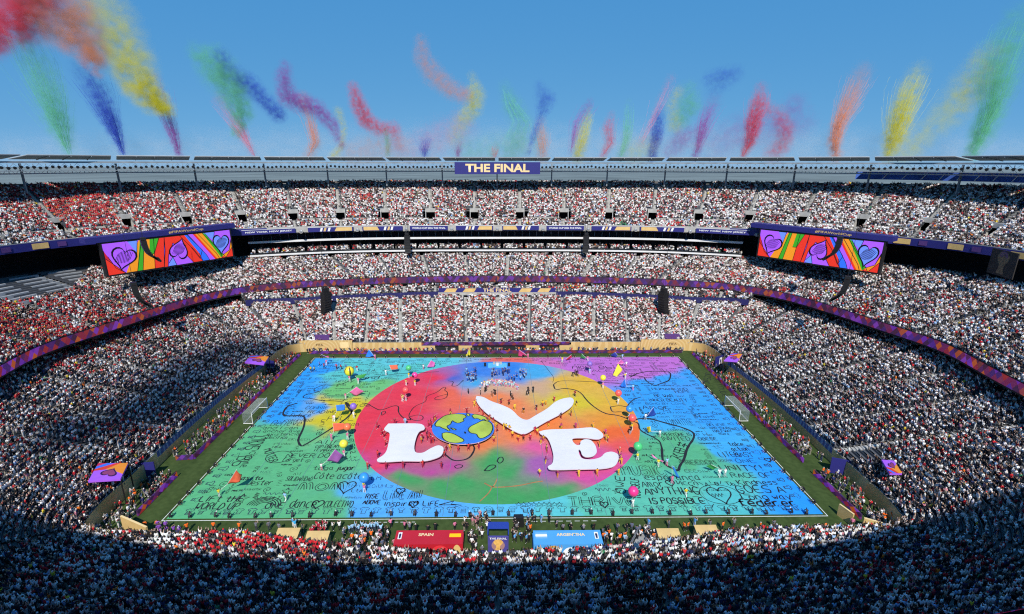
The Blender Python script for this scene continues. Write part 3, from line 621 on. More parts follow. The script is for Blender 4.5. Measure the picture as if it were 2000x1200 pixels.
# ------------------------------------------------------------------ roof: canopy panels, light trusses and posts
M_FRAME = mat('panel_frame', (.5,.52,.53), .5, .1, .5); M_PANEL = mat('canopy_underside', (.24,.26,.27), .5, .15, .3); M_BACK = mat('rear_screen', (.50,.60,.62), .7, .3, .12)
CAN_I = off(R_UPB, -9.5); CAN_I[:, 1] += np.where(CAN_I[:, 1] < -55, -2.6+6.3*np.clip((np.abs(CAN_I[:, 0])-30)/60, 0, 1), 0); CAN_O = off(R_UPB, 1.5); TR = off(R_UPB, -9.0)
ca = arc(CAN_I); Lc = ca[-1]
def ptn(r, q):
    q = q % Lc; i = min(int(np.searchsorted(ca, q, side='right')-1), NR-1); u = (q-ca[i])/(ca[i+1]-ca[i]); return r[i]*(1-u)+r[(i+1) % NR]*u+CEN
ncan = 38; st = Lc/ncan
for k in range(ncan):
    q0, q1 = (k+.03)*st, (k+.96)*st; a, b, c, d = ptn(CAN_I, q0), ptn(CAN_I, q1), ptn(CAN_O, q1), ptn(CAN_O, q0); near = a[1] < -30
    zi, zo = 55.9, 54.9
    if near: q0, q1 = k*st, (k+1)*st; a, b, c, d = ptn(CAN_I, q0), ptn(CAN_I, q1), ptn(CAN_O, q1), ptn(CAN_O, q0)
    t = thing('canopy_panel', 'white edged roof canopy panel on the stadium rim', 'canopy', (a[0], a[1], 54), 0, 'roof canopy panels'); o0 = np.array([a[0], a[1], 54])
    V = [np.array([p[0], p[1], z])-o0 for p, z in ((a,zi),(b,zi),(c,zo),(d,zo),(a,zi-.18),(b,zi-.18),(c,zo-.18),(d,zo-.18))]
    mk('panel_sheet', V, [(0,1,2,3),(4,7,6,5),(0,4,5,1),(1,5,6,2),(2,6,7,3),(3,7,4,0)], M_PANEL, t)
    mb = MB(); e = [np.array([p[0], p[1], z])-o0 for p, z in ((a,zi),(b,zi),(c,zo),(d,zo))]
    MB().tube([e[0]+[0,0,.05], e[1]+[0,0,.05]], .1, 4).tube([e[0], e[3]], .1, 4).tube([e[1], e[2]], .1, 4).build('edge_frame', M_FRAME, t)
    for f in (.25, .5, .75): MB().tube([e[0]*(1-f)+e[1]*f-[0,0,.3], e[3]*(1-f)+e[2]*f-[0,0,.3]], .12, 4).build('rafter', M_STEEL, t)
S = thing('light_truss', 'grey steel catwalk truss with rows of floodlights round the roof rim', 'truss')
TSEL = (TR[:, 1] > -40); M_TRUSS = mat('weathered_steel', (.22,.25,.27), .5, .25, .5)
slab('top_beam', off(TR, -.1), off(TR, .7), 53.7, 54.2, M_TRUSS, S, TSEL); slab('lower_chord', TR, off(TR, .3), 50.7, 50.95, M_RAIL, S, TSEL); slab('gantry_deck', off(TR, -2.6), off(TR, 2.6), 51.5, 51.6, M_TRUSS, S, TSEL)
slab('outer_chord', off(TR, 1.7), off(TR, 2.0), 50.7, 51.0, M_RAIL, S, TSEL); slab('hand_rail', off(TR, .1), off(TR, .16), 52.5, 52.58, M_RAIL, S, TSEL)
POST = MB().box(-.07, .07, -.07, .07, 50.9, 53.5).mesh('truss_post', M_RAIL); DIAG = MB().tube([(-1.4,0,50.9),(1.4,0,53.6)], .05, 4).tube([(1.4,.3,50.9),(-1.4,.3,53.6)], .05, 4).mesh('truss_diagonal', M_RAIL)
FLOOD = MB().tube([(0,.35,0),(0,-.1,-.1),(0,-.35,-.2)], [.22,.36,.44], 8).mesh('floodlight', M_BLK)
COLM = MB().box(-.22, .22, -.22, .22, 45.5, 53.6).mesh('roof_column', M_TRUSS)
nb = int(Lc/2.8); 
for k in range(nb):
    q = k*Lc/nb; p = ptn(TR, q); p2 = ptn(TR, q+.5); ang = math.atan2(p2[1]-p[1], p2[0]-p[0])
    if p[1] < -10: continue
    link('truss_post', POST, S, (p[0], p[1], 0), ang); link('truss_diagonal', DIAG, S, (p[0], p[1], 0), ang)
    if p[1] > 60:
        for h in (0, 1): pp = ptn(TR, q+h*1.4); link('floodlight', FLOOD, S, (pp[0], pp[1], 52.7+random.uniform(-.2,.25)), ang+random.uniform(-.25,.25))
    elif k % 2: pp = ptn(TR, q+1); link('floodlight', FLOOD, S, (pp[0], pp[1], 50.2), ang)
for k in range(ncan):
    p = ptn(off(TR, 3.2), (k+1)*st); p2 = ptn(TR, (k+1)*st+.5)
    if p[1] > -10: link('roof_column', COLM, S, (p[0], p[1], 0), 0)
S = thing('rim_wall', 'grey concrete parapet wall behind the top row of seats', 'wall')
ledge_strip('coping', off(R_UPB, .9), Z_UPB-1, Z_UPB+1.0, M_CONC, S, TSEL)
# outer facade so that light and view stop at the stadium wall
ledge_strip('outer_wall', off(R_UPB, 4), -.05, 45.5, M_CONCL, S)
# rim sign
xa, xb = aty(888, 328, 122.9).x, aty(1055, 328, 122.9).x
t, w, h = panel('rim_sign', 'navy rim sign reading THE FINAL in gold capitals', 'sign', (xa, 122.9), (xb, 122.9), aty(970, 340.5, 122.9).z, aty(970, 317, 122.9).z, M_NAVYB, .3)
text_on(t, 'THE FINAL', -w*.375, w*.375, h*.17, h*.86, M_GOLDL, -.17, .035)
# blue painted banner at the back of the end stand, with white brush script
S = thing('rear_banner', 'blue banner with white brush strokes behind the top seats', 'banner')
ii = [i for i in range(NR) if R_UPB[i, 0] > 118 and -20 < R_UPB[i, 1] < 71]; rb_ = off(R_UPB, 1.0); q = rb_[ii]+CEN; n = len(ii)
mk('banner_cloth', np.vstack([np.column_stack([q, np.full(n, 48.9)]), np.column_stack([q, np.full(n, 51.4)])]), [(i, i+1, n+i+1, n+i) for i in range(n-1)], mat('banner_blue', lin('#3f67c0'), .7, .35, .25), S)
rb_ = off(R_UPB, .9); q = rb_[ii]+CEN
for k in range(4, n-3, 3): a, b = q[k], q[k+1]; mk('brush_stroke', [(a[0],a[1],49.1),(a[0]*.8+b[0]*.2,a[1]*.8+b[1]*.2,49.1),(b[0],b[1],50.9),(a[0]*.2+b[0]*.8,a[1]*.2+b[1]*.8,51.0)], [(0,1,2,3)], M_WHITEL, S)
# trophy banner under the end upper stand
A, B = (118.0, 50.0), (116.0, 41.8)
M_BRONZE = mat('bronze_print', lin('#7a6248'), .6, .4, 1.5)
t, w, h = panel('trophy_banner', 'dark banner with a bronze cup picture hung under the upper stand', 'banner', A, B, 28.8, 34.7, mat('banner_dark', lin('#2a2624'), .7, .3, .6), .2)
cup = [(-.9,.5),(.9,.5),(1.0,1.0),(.6,1.9),(.75,2.8),(1.5,3.9),(1.6,4.9),(1.0,5.8),(0,6.1),(-1.0,5.8),(-1.6,4.9),(-1.5,3.9),(-.75,2.8),(-.6,1.9),(-1.0,1.0)]
flat(t, 'cup_picture', [(a*1.2, b*.93) for a, b in cup], M_BRONZE, -.12)
for r_ in (.5, .9, 1.25): 
    mb = MB()
    for k in range(10): a = math.pi*k/9-.2; b = math.pi*(k+1)/9-.2; mb.add([(r_*math.cos(a),-.13,4.5+r_*math.sin(a)),(r_*math.cos(b),-.13,4.5+r_*math.sin(b)),((r_-.16)*math.cos(b),-.13,4.5+(r_-.16)*math.sin(b)),((r_-.16)*math.cos(a),-.13,4.5+(r_-.16)*math.sin(a))], [(0,1,2,3)])
    mb.build('cup_relief_line', M_PLUM, t)
# camera cables sagging across the bowl
for k, pts in enumerate([[(1420,560,88),(1660,655,70),(2050,850,45)],[(1640,600,60),(1760,640,48),(2050,660,35)],[(1655,600,60),(1900,665,40),(2050,700,30)],[(-40,670,40),(150,625,50),(330,610,62)]]):
    P3 = [aty(a, b, y) for a, b, y in pts]; L = []
    for u in np.linspace(0, 1, 25): L.append(P3[0]*(1-u)**2+P3[1]*2*u*(1-u)+P3[2]*u*u)
    o = MB().tube(L, .045, 5).build('camera_cable', CABLE_M); tag(o, 'thin black camera cable sagging above the end stands', 'cable', 'camera cables over the bowl')
# long board over the middle of the far lower stand
yb_ = 96.6; xa, xb = aty(857, 570, yb_).x, aty(1085, 570, yb_).x; z0_, z1_ = aty(970, 576, yb_).z, aty(970, 563, yb_).z
t, w, h = panel('balcony_board', 'long navy and gold board reading THE FINAL over the far lower stand', 'board', (xa, yb_), (xb, yb_), z0_, z1_, M_NAVYB, .2)
MB().box(-w/2-.2, w/2+.2, -.3, .12, -.05, h*.38).build('concrete_ledge', M_CONCL, t); text_on(t, 'THE FINAL', -w*.12, w*.12, h*.45, h*.95, M_GOLDL, -.14)
for sx in (-1, 1):
    for u in (.4, .24): flat(t, 'gold_facet', [(sx*w*u-2.2, h*.42), (sx*w*u+1.6, h*.42), (sx*w*u+2.4, h*.97), (sx*w*u-1.2, h*.97)], M_GOLD, -.125)

# ------------------------------------------------------------------ ground, pitch, lines
def grass_mat():
    m = bpy.data.materials.new('mown_grass'); m.use_nodes = True; n = m.node_tree.nodes; l = m.node_tree.links; b = n['Principled BSDF']; b.inputs['Roughness'].default_value = .95; b.inputs['Specular IOR Level'].default_value = .1
    tc = n.new('ShaderNodeTexCoord'); t = n.new('ShaderNodeTexNoise'); t.inputs['Scale'].default_value = 1.1; t.inputs['Detail'].default_value = 8; l.new(tc.outputs['Object'], t.inputs['Vector'])
    w = n.new('ShaderNodeTexWave'); w.bands_direction = 'X'; w.inputs['Scale'].default_value = .06; w.inputs['Distortion'].default_value = .6; l.new(tc.outputs['Object'], w.inputs['Vector'])
    r = n.new('ShaderNodeValToRGB'); r.color_ramp.elements[0].position = .25; r.color_ramp.elements[0].color = (.030,.052,.014,1); r.color_ramp.elements[1].position = .8; r.color_ramp.elements[1].color = (.062,.095,.028,1)
    a = n.new('ShaderNodeMath'); a.operation = 'MULTIPLY_ADD'; a.inputs[1].default_value = .18; l.new(w.outputs[1], a.inputs[0]); l.new(t.outputs[0], a.inputs[2]); l.new(a.outputs[0], r.inputs[0]); l.new(r.outputs[0], b.inputs['Base Color']); return m
M_GRASS = grass_mat()
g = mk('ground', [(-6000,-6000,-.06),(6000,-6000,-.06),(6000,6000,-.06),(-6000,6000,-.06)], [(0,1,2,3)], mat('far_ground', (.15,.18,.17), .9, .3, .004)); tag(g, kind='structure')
g = mk('pitch', [(-70,-14,0),(70,-14,0),(70,84,0),(-70,84,0)], [(0,1,2,3)], M_GRASS); tag(g, kind='structure')
M_LINE = mat('line_paint', (.74,.76,.70), .8, .1, 2)
def line(nm, x0, x1, y0, y1): MB().box(x0, x1, y0, y1, .001, .006).build(nm, M_LINE, g)
line('touch_line', -52.62, 52.62, -.12, 0); line('touch_line', -52.62, 52.62, 68, 68.12); line('goal_line', -52.62, -52.5, 0, 68); line('goal_line', 52.5, 52.62, 0, 68)
for px0, px1, py in ((727,815,1021),(1040,1172,1019)):            # dashed technical areas
    a, b = atz(px0, py), atz(px1, py); n = 8
    for k in range(n): x0 = a.x+(b.x-a.x)*k/n; line('technical_line', x0, x0+(b.x-a.x)/n*.6, a.y, a.y+.1)

# ------------------------------------------------------------------ the painted cloth
def paint_mat(name):
    m = bpy.data.materials.new(name); m.use_nodes = True; n = m.node_tree.nodes; l = m.node_tree.links; b = n['Principled BSDF']; b.inputs['Roughness'].default_value = .75; b.inputs['Specular IOR Level'].default_value = .2
    a = n.new('ShaderNodeAttribute'); a.attribute_name = 'paint'; tc = n.new('ShaderNodeTexCoord'); t = n.new('ShaderNodeTexNoise'); t.inputs['Scale'].default_value = .9; t.inputs['Detail'].default_value = 7; t.inputs['Roughness'].default_value = .65
    mr = n.new('ShaderNodeMapRange'); mr.inputs[1].default_value = .3; mr.inputs[2].default_value = .7; mr.inputs[3].default_value = .93; mr.inputs[4].default_value = 1.06
    mx = n.new('ShaderNodeMix'); mx.data_type = 'RGBA'; mx.blend_type = 'MULTIPLY'; mx.inputs[0].default_value = 1; l.new(tc.outputs['Object'], t.inputs['Vector']); l.new(t.outputs[0], mr.inputs[0]); l.new(a.outputs['Color'], mx.inputs[6]); l.new(mr.outputs[0], mx.inputs[7]); l.new(mx.outputs[2], b.inputs['Base Color'])
    t2 = n.new('ShaderNodeTexNoise'); t2.inputs['Scale'].default_value = .35; t2.inputs['Detail'].default_value = 4; bp_ = n.new('ShaderNodeBump'); bp_.inputs['Strength'].default_value = .5; bp_.inputs['Distance'].default_value = .5; l.new(tc.outputs['Object'], t2.inputs['Vector']); l.new(t2.outputs[0], bp_.inputs['Height']); l.new(bp_.outputs[0], b.inputs['Normal']); return m
M_PAINT = paint_mat('painted_fabric')
def vnoise(P, s, seed):
    q = P*s; i = np.floor(q).astype(int); f = q-i; f = f*f*(3-2*f); R = np.random.default_rng(seed).random((64, 64))
    h = lambda a, b: R[a % 64, b % 64]
    return (h(i[:,0],i[:,1])*(1-f[:,0])+h(i[:,0]+1,i[:,1])*f[:,0])*(1-f[:,1])+(h(i[:,0],i[:,1]+1)*(1-f[:,0])+h(i[:,0]+1,i[:,1]+1)*f[:,0])*f[:,1]
PGAIN = .90
def blend(P, ctrl, power=5.0, warp=2.4):
    Q = P+np.column_stack([vnoise(P, .16, 3)+.5*vnoise(P, .45, 5), vnoise(P, .16, 4)+.5*vnoise(P, .45, 6)])*warp*2-warp*1.5
    cp = np.array([tuple(atz(a, b))[:2] for a, b, _ in ctrl]); cc = np.array([lin(c) for _, _, c in ctrl])
    d = np.sqrt(((Q[:, None, :]-cp[None])**2).sum(2))+.6; w = d**-power; w /= w.sum(1)[:, None]; return (w@cc)*PGAIN
CT = []
def C(col, *pts): CT.extend([(a, b, col) for a, b in pts])
C('#5fb67f',(480,960),(560,900),(430,1000),(600,840),(640,950),(520,860),(380,1005),(560,980),(460,880),(690,870),(620,910),(340,1013),(430,1013),(530,1012),(610,1012),(640,990),(400,970),(440,940),(400,985),(440,905),(475,862),(495,838),(355,1000),(420,925),(520,835),(560,838)); C('#66bd88',(700,890),(655,860)); C('#2c9cf3',(620,708),(585,740),(545,800),(600,775),(560,770),(640,725),(610,800),(530,812))
C('#5ac4c2',(700,712),(760,730),(840,718),(720,745),(660,735),(800,745)); C('#62c6d4',(880,704),(700,700),(800,702)); C('#d2c22c',(640,803),(630,790),(700,815),(655,795),(675,812),(690,788),(660,825),(710,800),(625,815)); C('#6fbe74',(690,757),(645,768),(740,752)); C('#58aef2',(720,960),(690,1000),(760,1000),(850,1002),(700,975),(790,985)); C('#60bfe6',(960,1003),(1020,1002)); C('#60c8cc',(1090,1002))
C('#60c2a8',(1150,995),(1250,950),(1300,990),(1210,985),(1330,960)); C('#58c2c4',(1400,1000),(1430,960)); C('#5ab383',(1290,880),(1330,862),(1390,890),(1260,900),(1350,900)); C('#5cbea6',(1420,930),(1370,935),(1300,930)); C('#379fee',(1350,800),(1300,775),(1270,790),(1400,820),(1350,735),(1245,758),(1390,790),(1300,740)); C('#44adea',(1450,850),(1420,880),(1380,850),(1300,830)); C('#2b9bf6',(1500,900),(1570,990),(1500,970),(1460,830),(1380,730),(1540,940),(1470,900)); C('#bf70c9',(1150,706),(1205,716),(1285,710),(1180,730),(1255,722),(1100,706),(1310,704),(1325,701),(1300,716),(1325,708),(1230,730)); C('#cf75b0',(1060,703)); C('#e06a62',(1005,703),(975,702)); C('#8ab0d4',(925,702))
def painted(nm, V, F, ctrl, power, warp):
    me = bpy.data.meshes.new(nm); me.from_pydata(V.tolist(), [], F); me.materials.append(M_PAINT); c = blend(V[:, :2], ctrl, power, warp); a = me.attributes.new('paint', 'FLOAT_COLOR', 'POINT'); a.data.foreach_set('color', np.hstack([c, np.ones((len(c), 1))]).astype(np.float32).ravel()); me.update(); return me
nx, ny = 209, 134; X, Y = np.meshgrid(np.linspace(-52.1, 52.1, nx), np.linspace(.35, 67.7, ny)); V = np.column_stack([X.ravel(), Y.ravel(), .02+0*X.ravel()])
F = [(j*nx+i, j*nx+i+1, (j+1)*nx+i+1, (j+1)*nx+i) for j in range(ny-1) for i in range(nx-1)]
CLOTH = thing('painted_cloth', 'huge blue green and pink cloth covered in black handwriting spread over the pitch', 'cloth'); link('fabric', painted('fabric', V, F, CT, 5.0, 2.2), CLOTH)
CT = []
C('#e63a50',(740,810),(790,770),(760,850),(850,740),(715,860),(800,810),(840,775),(780,740)); C('#e0486e',(725,885),(745,905),(850,830)); C('#bd4c94',(780,918),(880,912),(830,925),(715,890)); C('#2a7fdc',(930,728),(990,722),(960,712),(1010,735)); C('#5068c0',(880,738)); C('#42a8dc',(1050,732),(1040,722),(930,745)); C('#ef8650',(960,780),(1000,795),(1010,850),(950,868)); C('#ec6a50',(900,790),(880,770)); C('#f08545',(1080,835),(1150,850)); C('#e2b33e',(1120,758),(1185,790),(1090,740),(1150,740)); C('#e79a38',(1205,825),(1180,830)); C('#d6c236',(1130,785),(1090,780)); C('#cfa684',(1000,757),(1050,755),(960,757)); C('#ee6a36',(1235,850),(1200,850)); C('#ea5a58',(1228,880)); C('#d6529e',(1190,935),(1220,908),(1130,928),(1150,890)); C('#a860a8',(1050,905),(1060,920)); C('#e0609a',(1050,872)); C('#44a05c',(950,965),(1050,962),(850,955),(1000,915),(1100,968),(900,940),(960,900),(1000,975),(800,940))
nr_, na_ = 60, 180; cv = [(0, 34, .03)]; RC = 30.75
for r in range(1, nr_+1):
    for a in range(na_): cv.append((RC*r/nr_*math.cos(2*math.pi*a/na_), 34+RC*r/nr_*math.sin(2*math.pi*a/na_), .03))
cf = [(0, 1+a, 1+(a+1) % na_) for a in range(na_)]+[(1+(r-1)*na_+a, 1+r*na_+a, 1+r*na_+(a+1) % na_, 1+(r-1)*na_+(a+1) % na_) for r in range(1, nr_) for a in range(na_)]
DISC = thing('rainbow_disc_cloth', 'round rainbow coloured cloth laid in the middle of the handwritten cloth', 'cloth'); link('fabric', painted('fabric', np.array(cv), cf, CT, 3.4, 1.6), DISC)

# ------------------------------------------------------------------ hand lettering: a stroke alphabet on a 4 x 6 grid
GL = {'A':'00 26 40|12 32','B':'00 06 36 45 43.5 33 03|33 42 41 30 00','C':'45 36 16 04 02 10 30 41','D':'00 06 26 44 42 20 00','E':'46 06 00 40|03 33','F':'46 06 00|03 33','G':'45 36 16 04 02 10 30 42 22','H':'00 06|40 46|03 43','I':'26 20','J':'46 41 30 10 01','K':'00 06|46 03 40','L':'06 00 40','M':'00 06 23 46 40','N':'00 06 40 46','O':'16 04 02 10 30 42 44 36 16','P':'00 06 36 44 33 03','Q':'16 04 02 10 30 42 44 36 16|22 40','R':'00 06 36 44 33 03|23 40','S':'45 36 16 04 13 33 42 30 10 01','T':'06 46|26 20','U':'06 02 10 30 42 46','V':'06 20 46','W':'06 10 23 30 46','X':'06 40|00 46','Y':'06 23 46|23 20','Z':'06 46 00 40',
 'a':'34 14 02 01 10 30|34 30 40','b':'06 00 30 42 34 04','c':'44 14 02 10 40','d':'46 40 10 02 14 44','e':'02 42 34 14 02 10 40','f':'46 26 15 10|04 34','g':'40 10 02 14 44 4- 1-','h':'06 00|03 14 34 40','i':'24 20|25.5 25.9','j':'34 3- 1-|35.5 35.9','k':'06 00|44 02 40','l':'16 10 20','m':'00 04 14 20|24 34 40','n':'00 04|03 14 34 40','o':'14 02 10 30 42 34 14','p':'0- 04 34 42 30 00','q':'40 10 02 14 44 4-','r':'00 04|02 14 34','s':'44 14 03 32 30 00','t':'26 20 40|04 44','u':'04 01 10 30 44 40','v':'04 20 44','w':'04 10 23 30 44','x':'04 40|00 44','y':'04 20|44 1-','z':'04 44 00 40','!':'26 22|20.6 20.2','?':'05 16 36 44 22|20.6 20.2',
 'é':'02 42 34 14 02 10 40|25 46','ô':'14 02 10 30 42 34 14|15 26 35','ç':'44 14 02 10 40|20 1-','Л':'00 16 46 40','Ю':'00 06|03 13|26 14 12 20 30 42 44 36 26','Б':'46 06 00 30 41 42 33 03','В':'00 06 36 45 33 03|33 42 41 30 00','Ь':'06 00 30 41 42 33 03','И':'06 00 46 40','с':'44 14 02 10 40','л':'00 14 44 40','д':'0- 00 40 4-|10 24 30','в':'04 00 30 32 02|32 34 04','ь':'04 00 30 32 02','т':'04 44|24 20','処':'06 26 00|13 40|36 33|23 46','皆':'06 46|03 43|26 20|06 00 40 46','学':'05 45|16 14|36 34|13 33 20|02 42|20 10'}
def parse(g):
    out = []
    for st in g.split('|'):
        pts = []
        for tok in st.split():
            x = tok[0]; y = tok[1:]; pts.append((float(x), -1.6 if y == '-' else float(y)))
        out.append(pts)
    return out
GLP = {k: parse(v) for k, v in GL.items()}
def chaikin(p, it=2):
    p = [np.array(q, float) for q in p]
    for _ in range(it):
        if len(p) < 3: break
        q = [p[0]]
        for a, b in zip(p, p[1:]): q += [a*.78+b*.22, a*.22+b*.78]
        q.append(p[-1]); p = q
    return p
class Ink:
    def __init__(s): s.mb = MB()
    def stroke(s, pts, w, z=.045):
        pts = [np.array(p[:2], float) for p in pts]
        if len(pts) < 2: return
        L = []; n = len(pts)
        for i in range(n):
            d = pts[min(i+1, n-1)]-pts[max(i-1, 0)]; l = np.linalg.norm(d); d = d/l if l > 1e-9 else np.array([1., 0]); nn = np.array([-d[1], d[0]])*w*.5*random.uniform(.85, 1.15); L += [(*(pts[i]-nn), z), (*(pts[i]+nn), z)]
        s.mb.add(L, [(2*i, 2*i+2, 2*i+3, 2*i+1) for i in range(n-1)])
    def word(s, txt, A, B, h, w, bubble=False, jit=.18, flip=1):
        w = w*(.42 if bubble else .62); A, B = np.array(A[:2], float), np.array(B[:2], float); d = B-A; L = np.linalg.norm(d); d /= L; u = np.array([-d[1], d[0]])*flip
        adv = [(3.0 if c in 'Iil!' else 2.6 if c == ' ' else 5.2) for c in txt]; tot = sum(adv)-1.2; sx = L/tot; sy = h/6.0; x = 0
        for c, a in zip(txt, adv):
            if c in GLP:
                oy = random.uniform(-.3, .3)
                for st in GLP[c]:
                    P = [(px+random.uniform(-jit, jit), py+oy+random.uniform(-jit, jit)) for px, py in st]; P = chaikin(P)
                    Q = [A+d*((x+px-(1 if c in 'Iil!' else 0))*sx)+u*(py*sy) for px, py in P]
                    if bubble:
                        for sg in (-1, 1):
                            R = []
                            for i in range(len(Q)):
                                t = Q[min(i+1, len(Q)-1)]-Q[max(i-1, 0)]; l = np.linalg.norm(t)+1e-9; R.append(Q[i]+np.array([-t[1], t[0]])/l*sg*h*.085)
                            s.stroke(R, w)
                    else: s.stroke(Q, w)
            x += a
    def build(s, name, parent, m): return s.mb.build(name, m, parent)
M_INK = mat('black_marker', (.012,.014,.02), .7, 0); M_INKF = mat('faded_marker', (.03,.06,.09), .7, 0)
BOX = []
def txt(s, x0, yb, x1, yt, w=.22, bubble=False):
    A, B, T = atz(x0, yb), atz(x1, yb), atz((x0+x1)/2, yt); h = T.y-(A.y+B.y)/2; k = Ink(); k.word(s, A, B, h, w, bubble); k.build('handwritten_word', CLOTH, M_INK); BOX.append((A.x-.3, A.y-.6, B.x+.3, A.y+h+.2))
def txv(s, p0, p1, h, w=.25, flip=1):
    A, B = atz(*p0), atz(*p1); k = Ink(); k.word(s, A, B, h, w, flip=flip); k.build('handwritten_word', CLOTH, M_INK); BOX.append((min(A.x,B.x)-1.5, min(A.y,B.y)-.5, max(A.x,B.x)+1.5, max(A.y,B.y)+.5))
for a in [('LIFt tHE',387,980,473,969.5,.3),('WORLD UP',378,995.5,462,983,.3),('ONE',516,993.5,551,983,.28),('dance',563,992,614,976,.28),('COLECTIVO',631,991,687,979,.22),('SOLIDARIDAD',557,940,608,931.5,.17),('Côte acôté',612,936,705,924,.24),('mom',584,957,668,939,.3,True),('1822',575,974,664,961,.2,True),('jugar',655,918.5,692,910,.34),('toga',610,918,650,911,.2),
 ('NEVER DO',557,894.5,641,886.5,.24),('forget',550,902,590,895,.2),('AIIF',615,867.5,665,860,.24),('can DREAM',615,875,660,868.5,.2),('it you can',612,882,662,876,.2),('Believe',527,832,586,821,.22),('and I can',513,839,580,833.5,.2),('anchor ave',513,845,585,840,.18),('existencia',520,851,583,846,.18),('pacifica',520,857.5,560,852,.18),('RISE',713,974,738,965,.28),('ABOVE',708,985.5,741,977.5,.28),('LiVE AN',749,975.5,819,959,.24,True),('inspired  LiFE',749,989,856,979,.26),
 ('MUSIC',1219,929,1300,911,.24,True),('esperança',1261,938,1369,927,.26),('Amor',1255,951.5,1300,939,.24),('Исследовать',1325,948.5,1438,939,.24),('ANYTHING',1261,966.5,1369,952.5,.34),('IS POSSIBLE',1270,984.5,1378,973,.34),('THRIVE',1111,988,1246,971.5,.26,True),('UNITY!',1410,920,1494,909,.34),('RACE OF',1431,933.5,1509,924,.26),('Kindness',1443,947,1521,938,.26),('GOES A',1443,963.5,1536,949,.34),('Long way',1452,976,1549,965.5,.28),('fédérer',1449,989.5,1560,976,.48),
 ('LITERASY',1407,893,1473,883.5,.22),('take',1425,872,1455,864,.26),('action',1431,881,1465,873,.24),('BELIEVE',1383,833,1419,828,.18),('AND YOURE',1387,838.5,1430,834.5,.16),('HALFWAY',1395,845,1431,839.5,.18),('there',1405,850,1425,846,.16),('EVERYONE IS',1290,852.5,1352,846,.2),('INVITED',1294,861.5,1350,853.5,.22),('UNITE',1308,831.5,1359,819,.2,True),('INNER BEAUTY',1269,785,1344,779,.22),('Amor',1257,800,1312,791.5,.26),('BOND BY LOVE',1262,791,1340,787,.14),('BE WAR',1280,776.5,1316,770.5,.24),('HUMANKIND',1275,762.5,1344,758,.22),('HOPE',1320,768,1350,763,.2),
 ('ЛЮБОВЬ',1118,720.5,1195,715.5,.34),('PEACE',1129,727,1195,722,.24),('love grows',1225,711,1320,707,.16),('FREEDOM',1331,908,1399,899.5,.2,True),('kind',700,741,738,735.5,.4),('musik',700,726,735,721,.22),('unity',655,747,690,741,.2),('READING',600,808,655,802,.24),('CONNIE',595,800,640,794,.18),('Future',565,815,605,808,.2),('comunidad',555,824,608,818,.14),('guide',670,795,722,788,.22),('HILL',638,822,690,814,.2),('dream',660,832,700,825,.16),('OBESE',1366,860.5,1402,855,.22),('ONE',1440,905,1478,897,.2),('asi tu',470,938,510,930,.3),('Jester',480,948,530,938,.24)]: txt(*a)
txv('ЛЮБОВЬ', (497, 853), (452, 911), 2.6, .34); txv('fin and', (515, 850), (486, 888), 1.6, .2); txv('forme', (480, 890), (468, 914), 1.6, .2); txv('YOURSELF', (1252, 975), (1247, 935), 1.4, .3); txv('OWE', (1222, 965), (1220, 932), 1.6, .3); txv('careless', (688, 838), (694, 886), 1.3, .22, -1); txv('処皆学', (1330, 900), (1345, 868), 2.0, .34, 1); txv('JUTENC', (1378, 728), (1372, 748), 1.6, .2); txv('ATTITUDE', (1392, 740), (1412, 775), 1.3, .18); txv('MUTTER', (515, 880), (528, 905), 1.4, .3); txv('unite', (628, 820), (618, 850), 1.3, .2)
def zp(ox, oy, s, L): return [tuple(atz(ox+a/s, oy+b/s))[:2] for a, b in L]
Z2 = lambda L: zp(500, 680, 3.3333, L); Z3 = lambda L: zp(1000, 680, 3.3333, L); Z5 = lambda L: zp(700, 680, 3.3333, L)
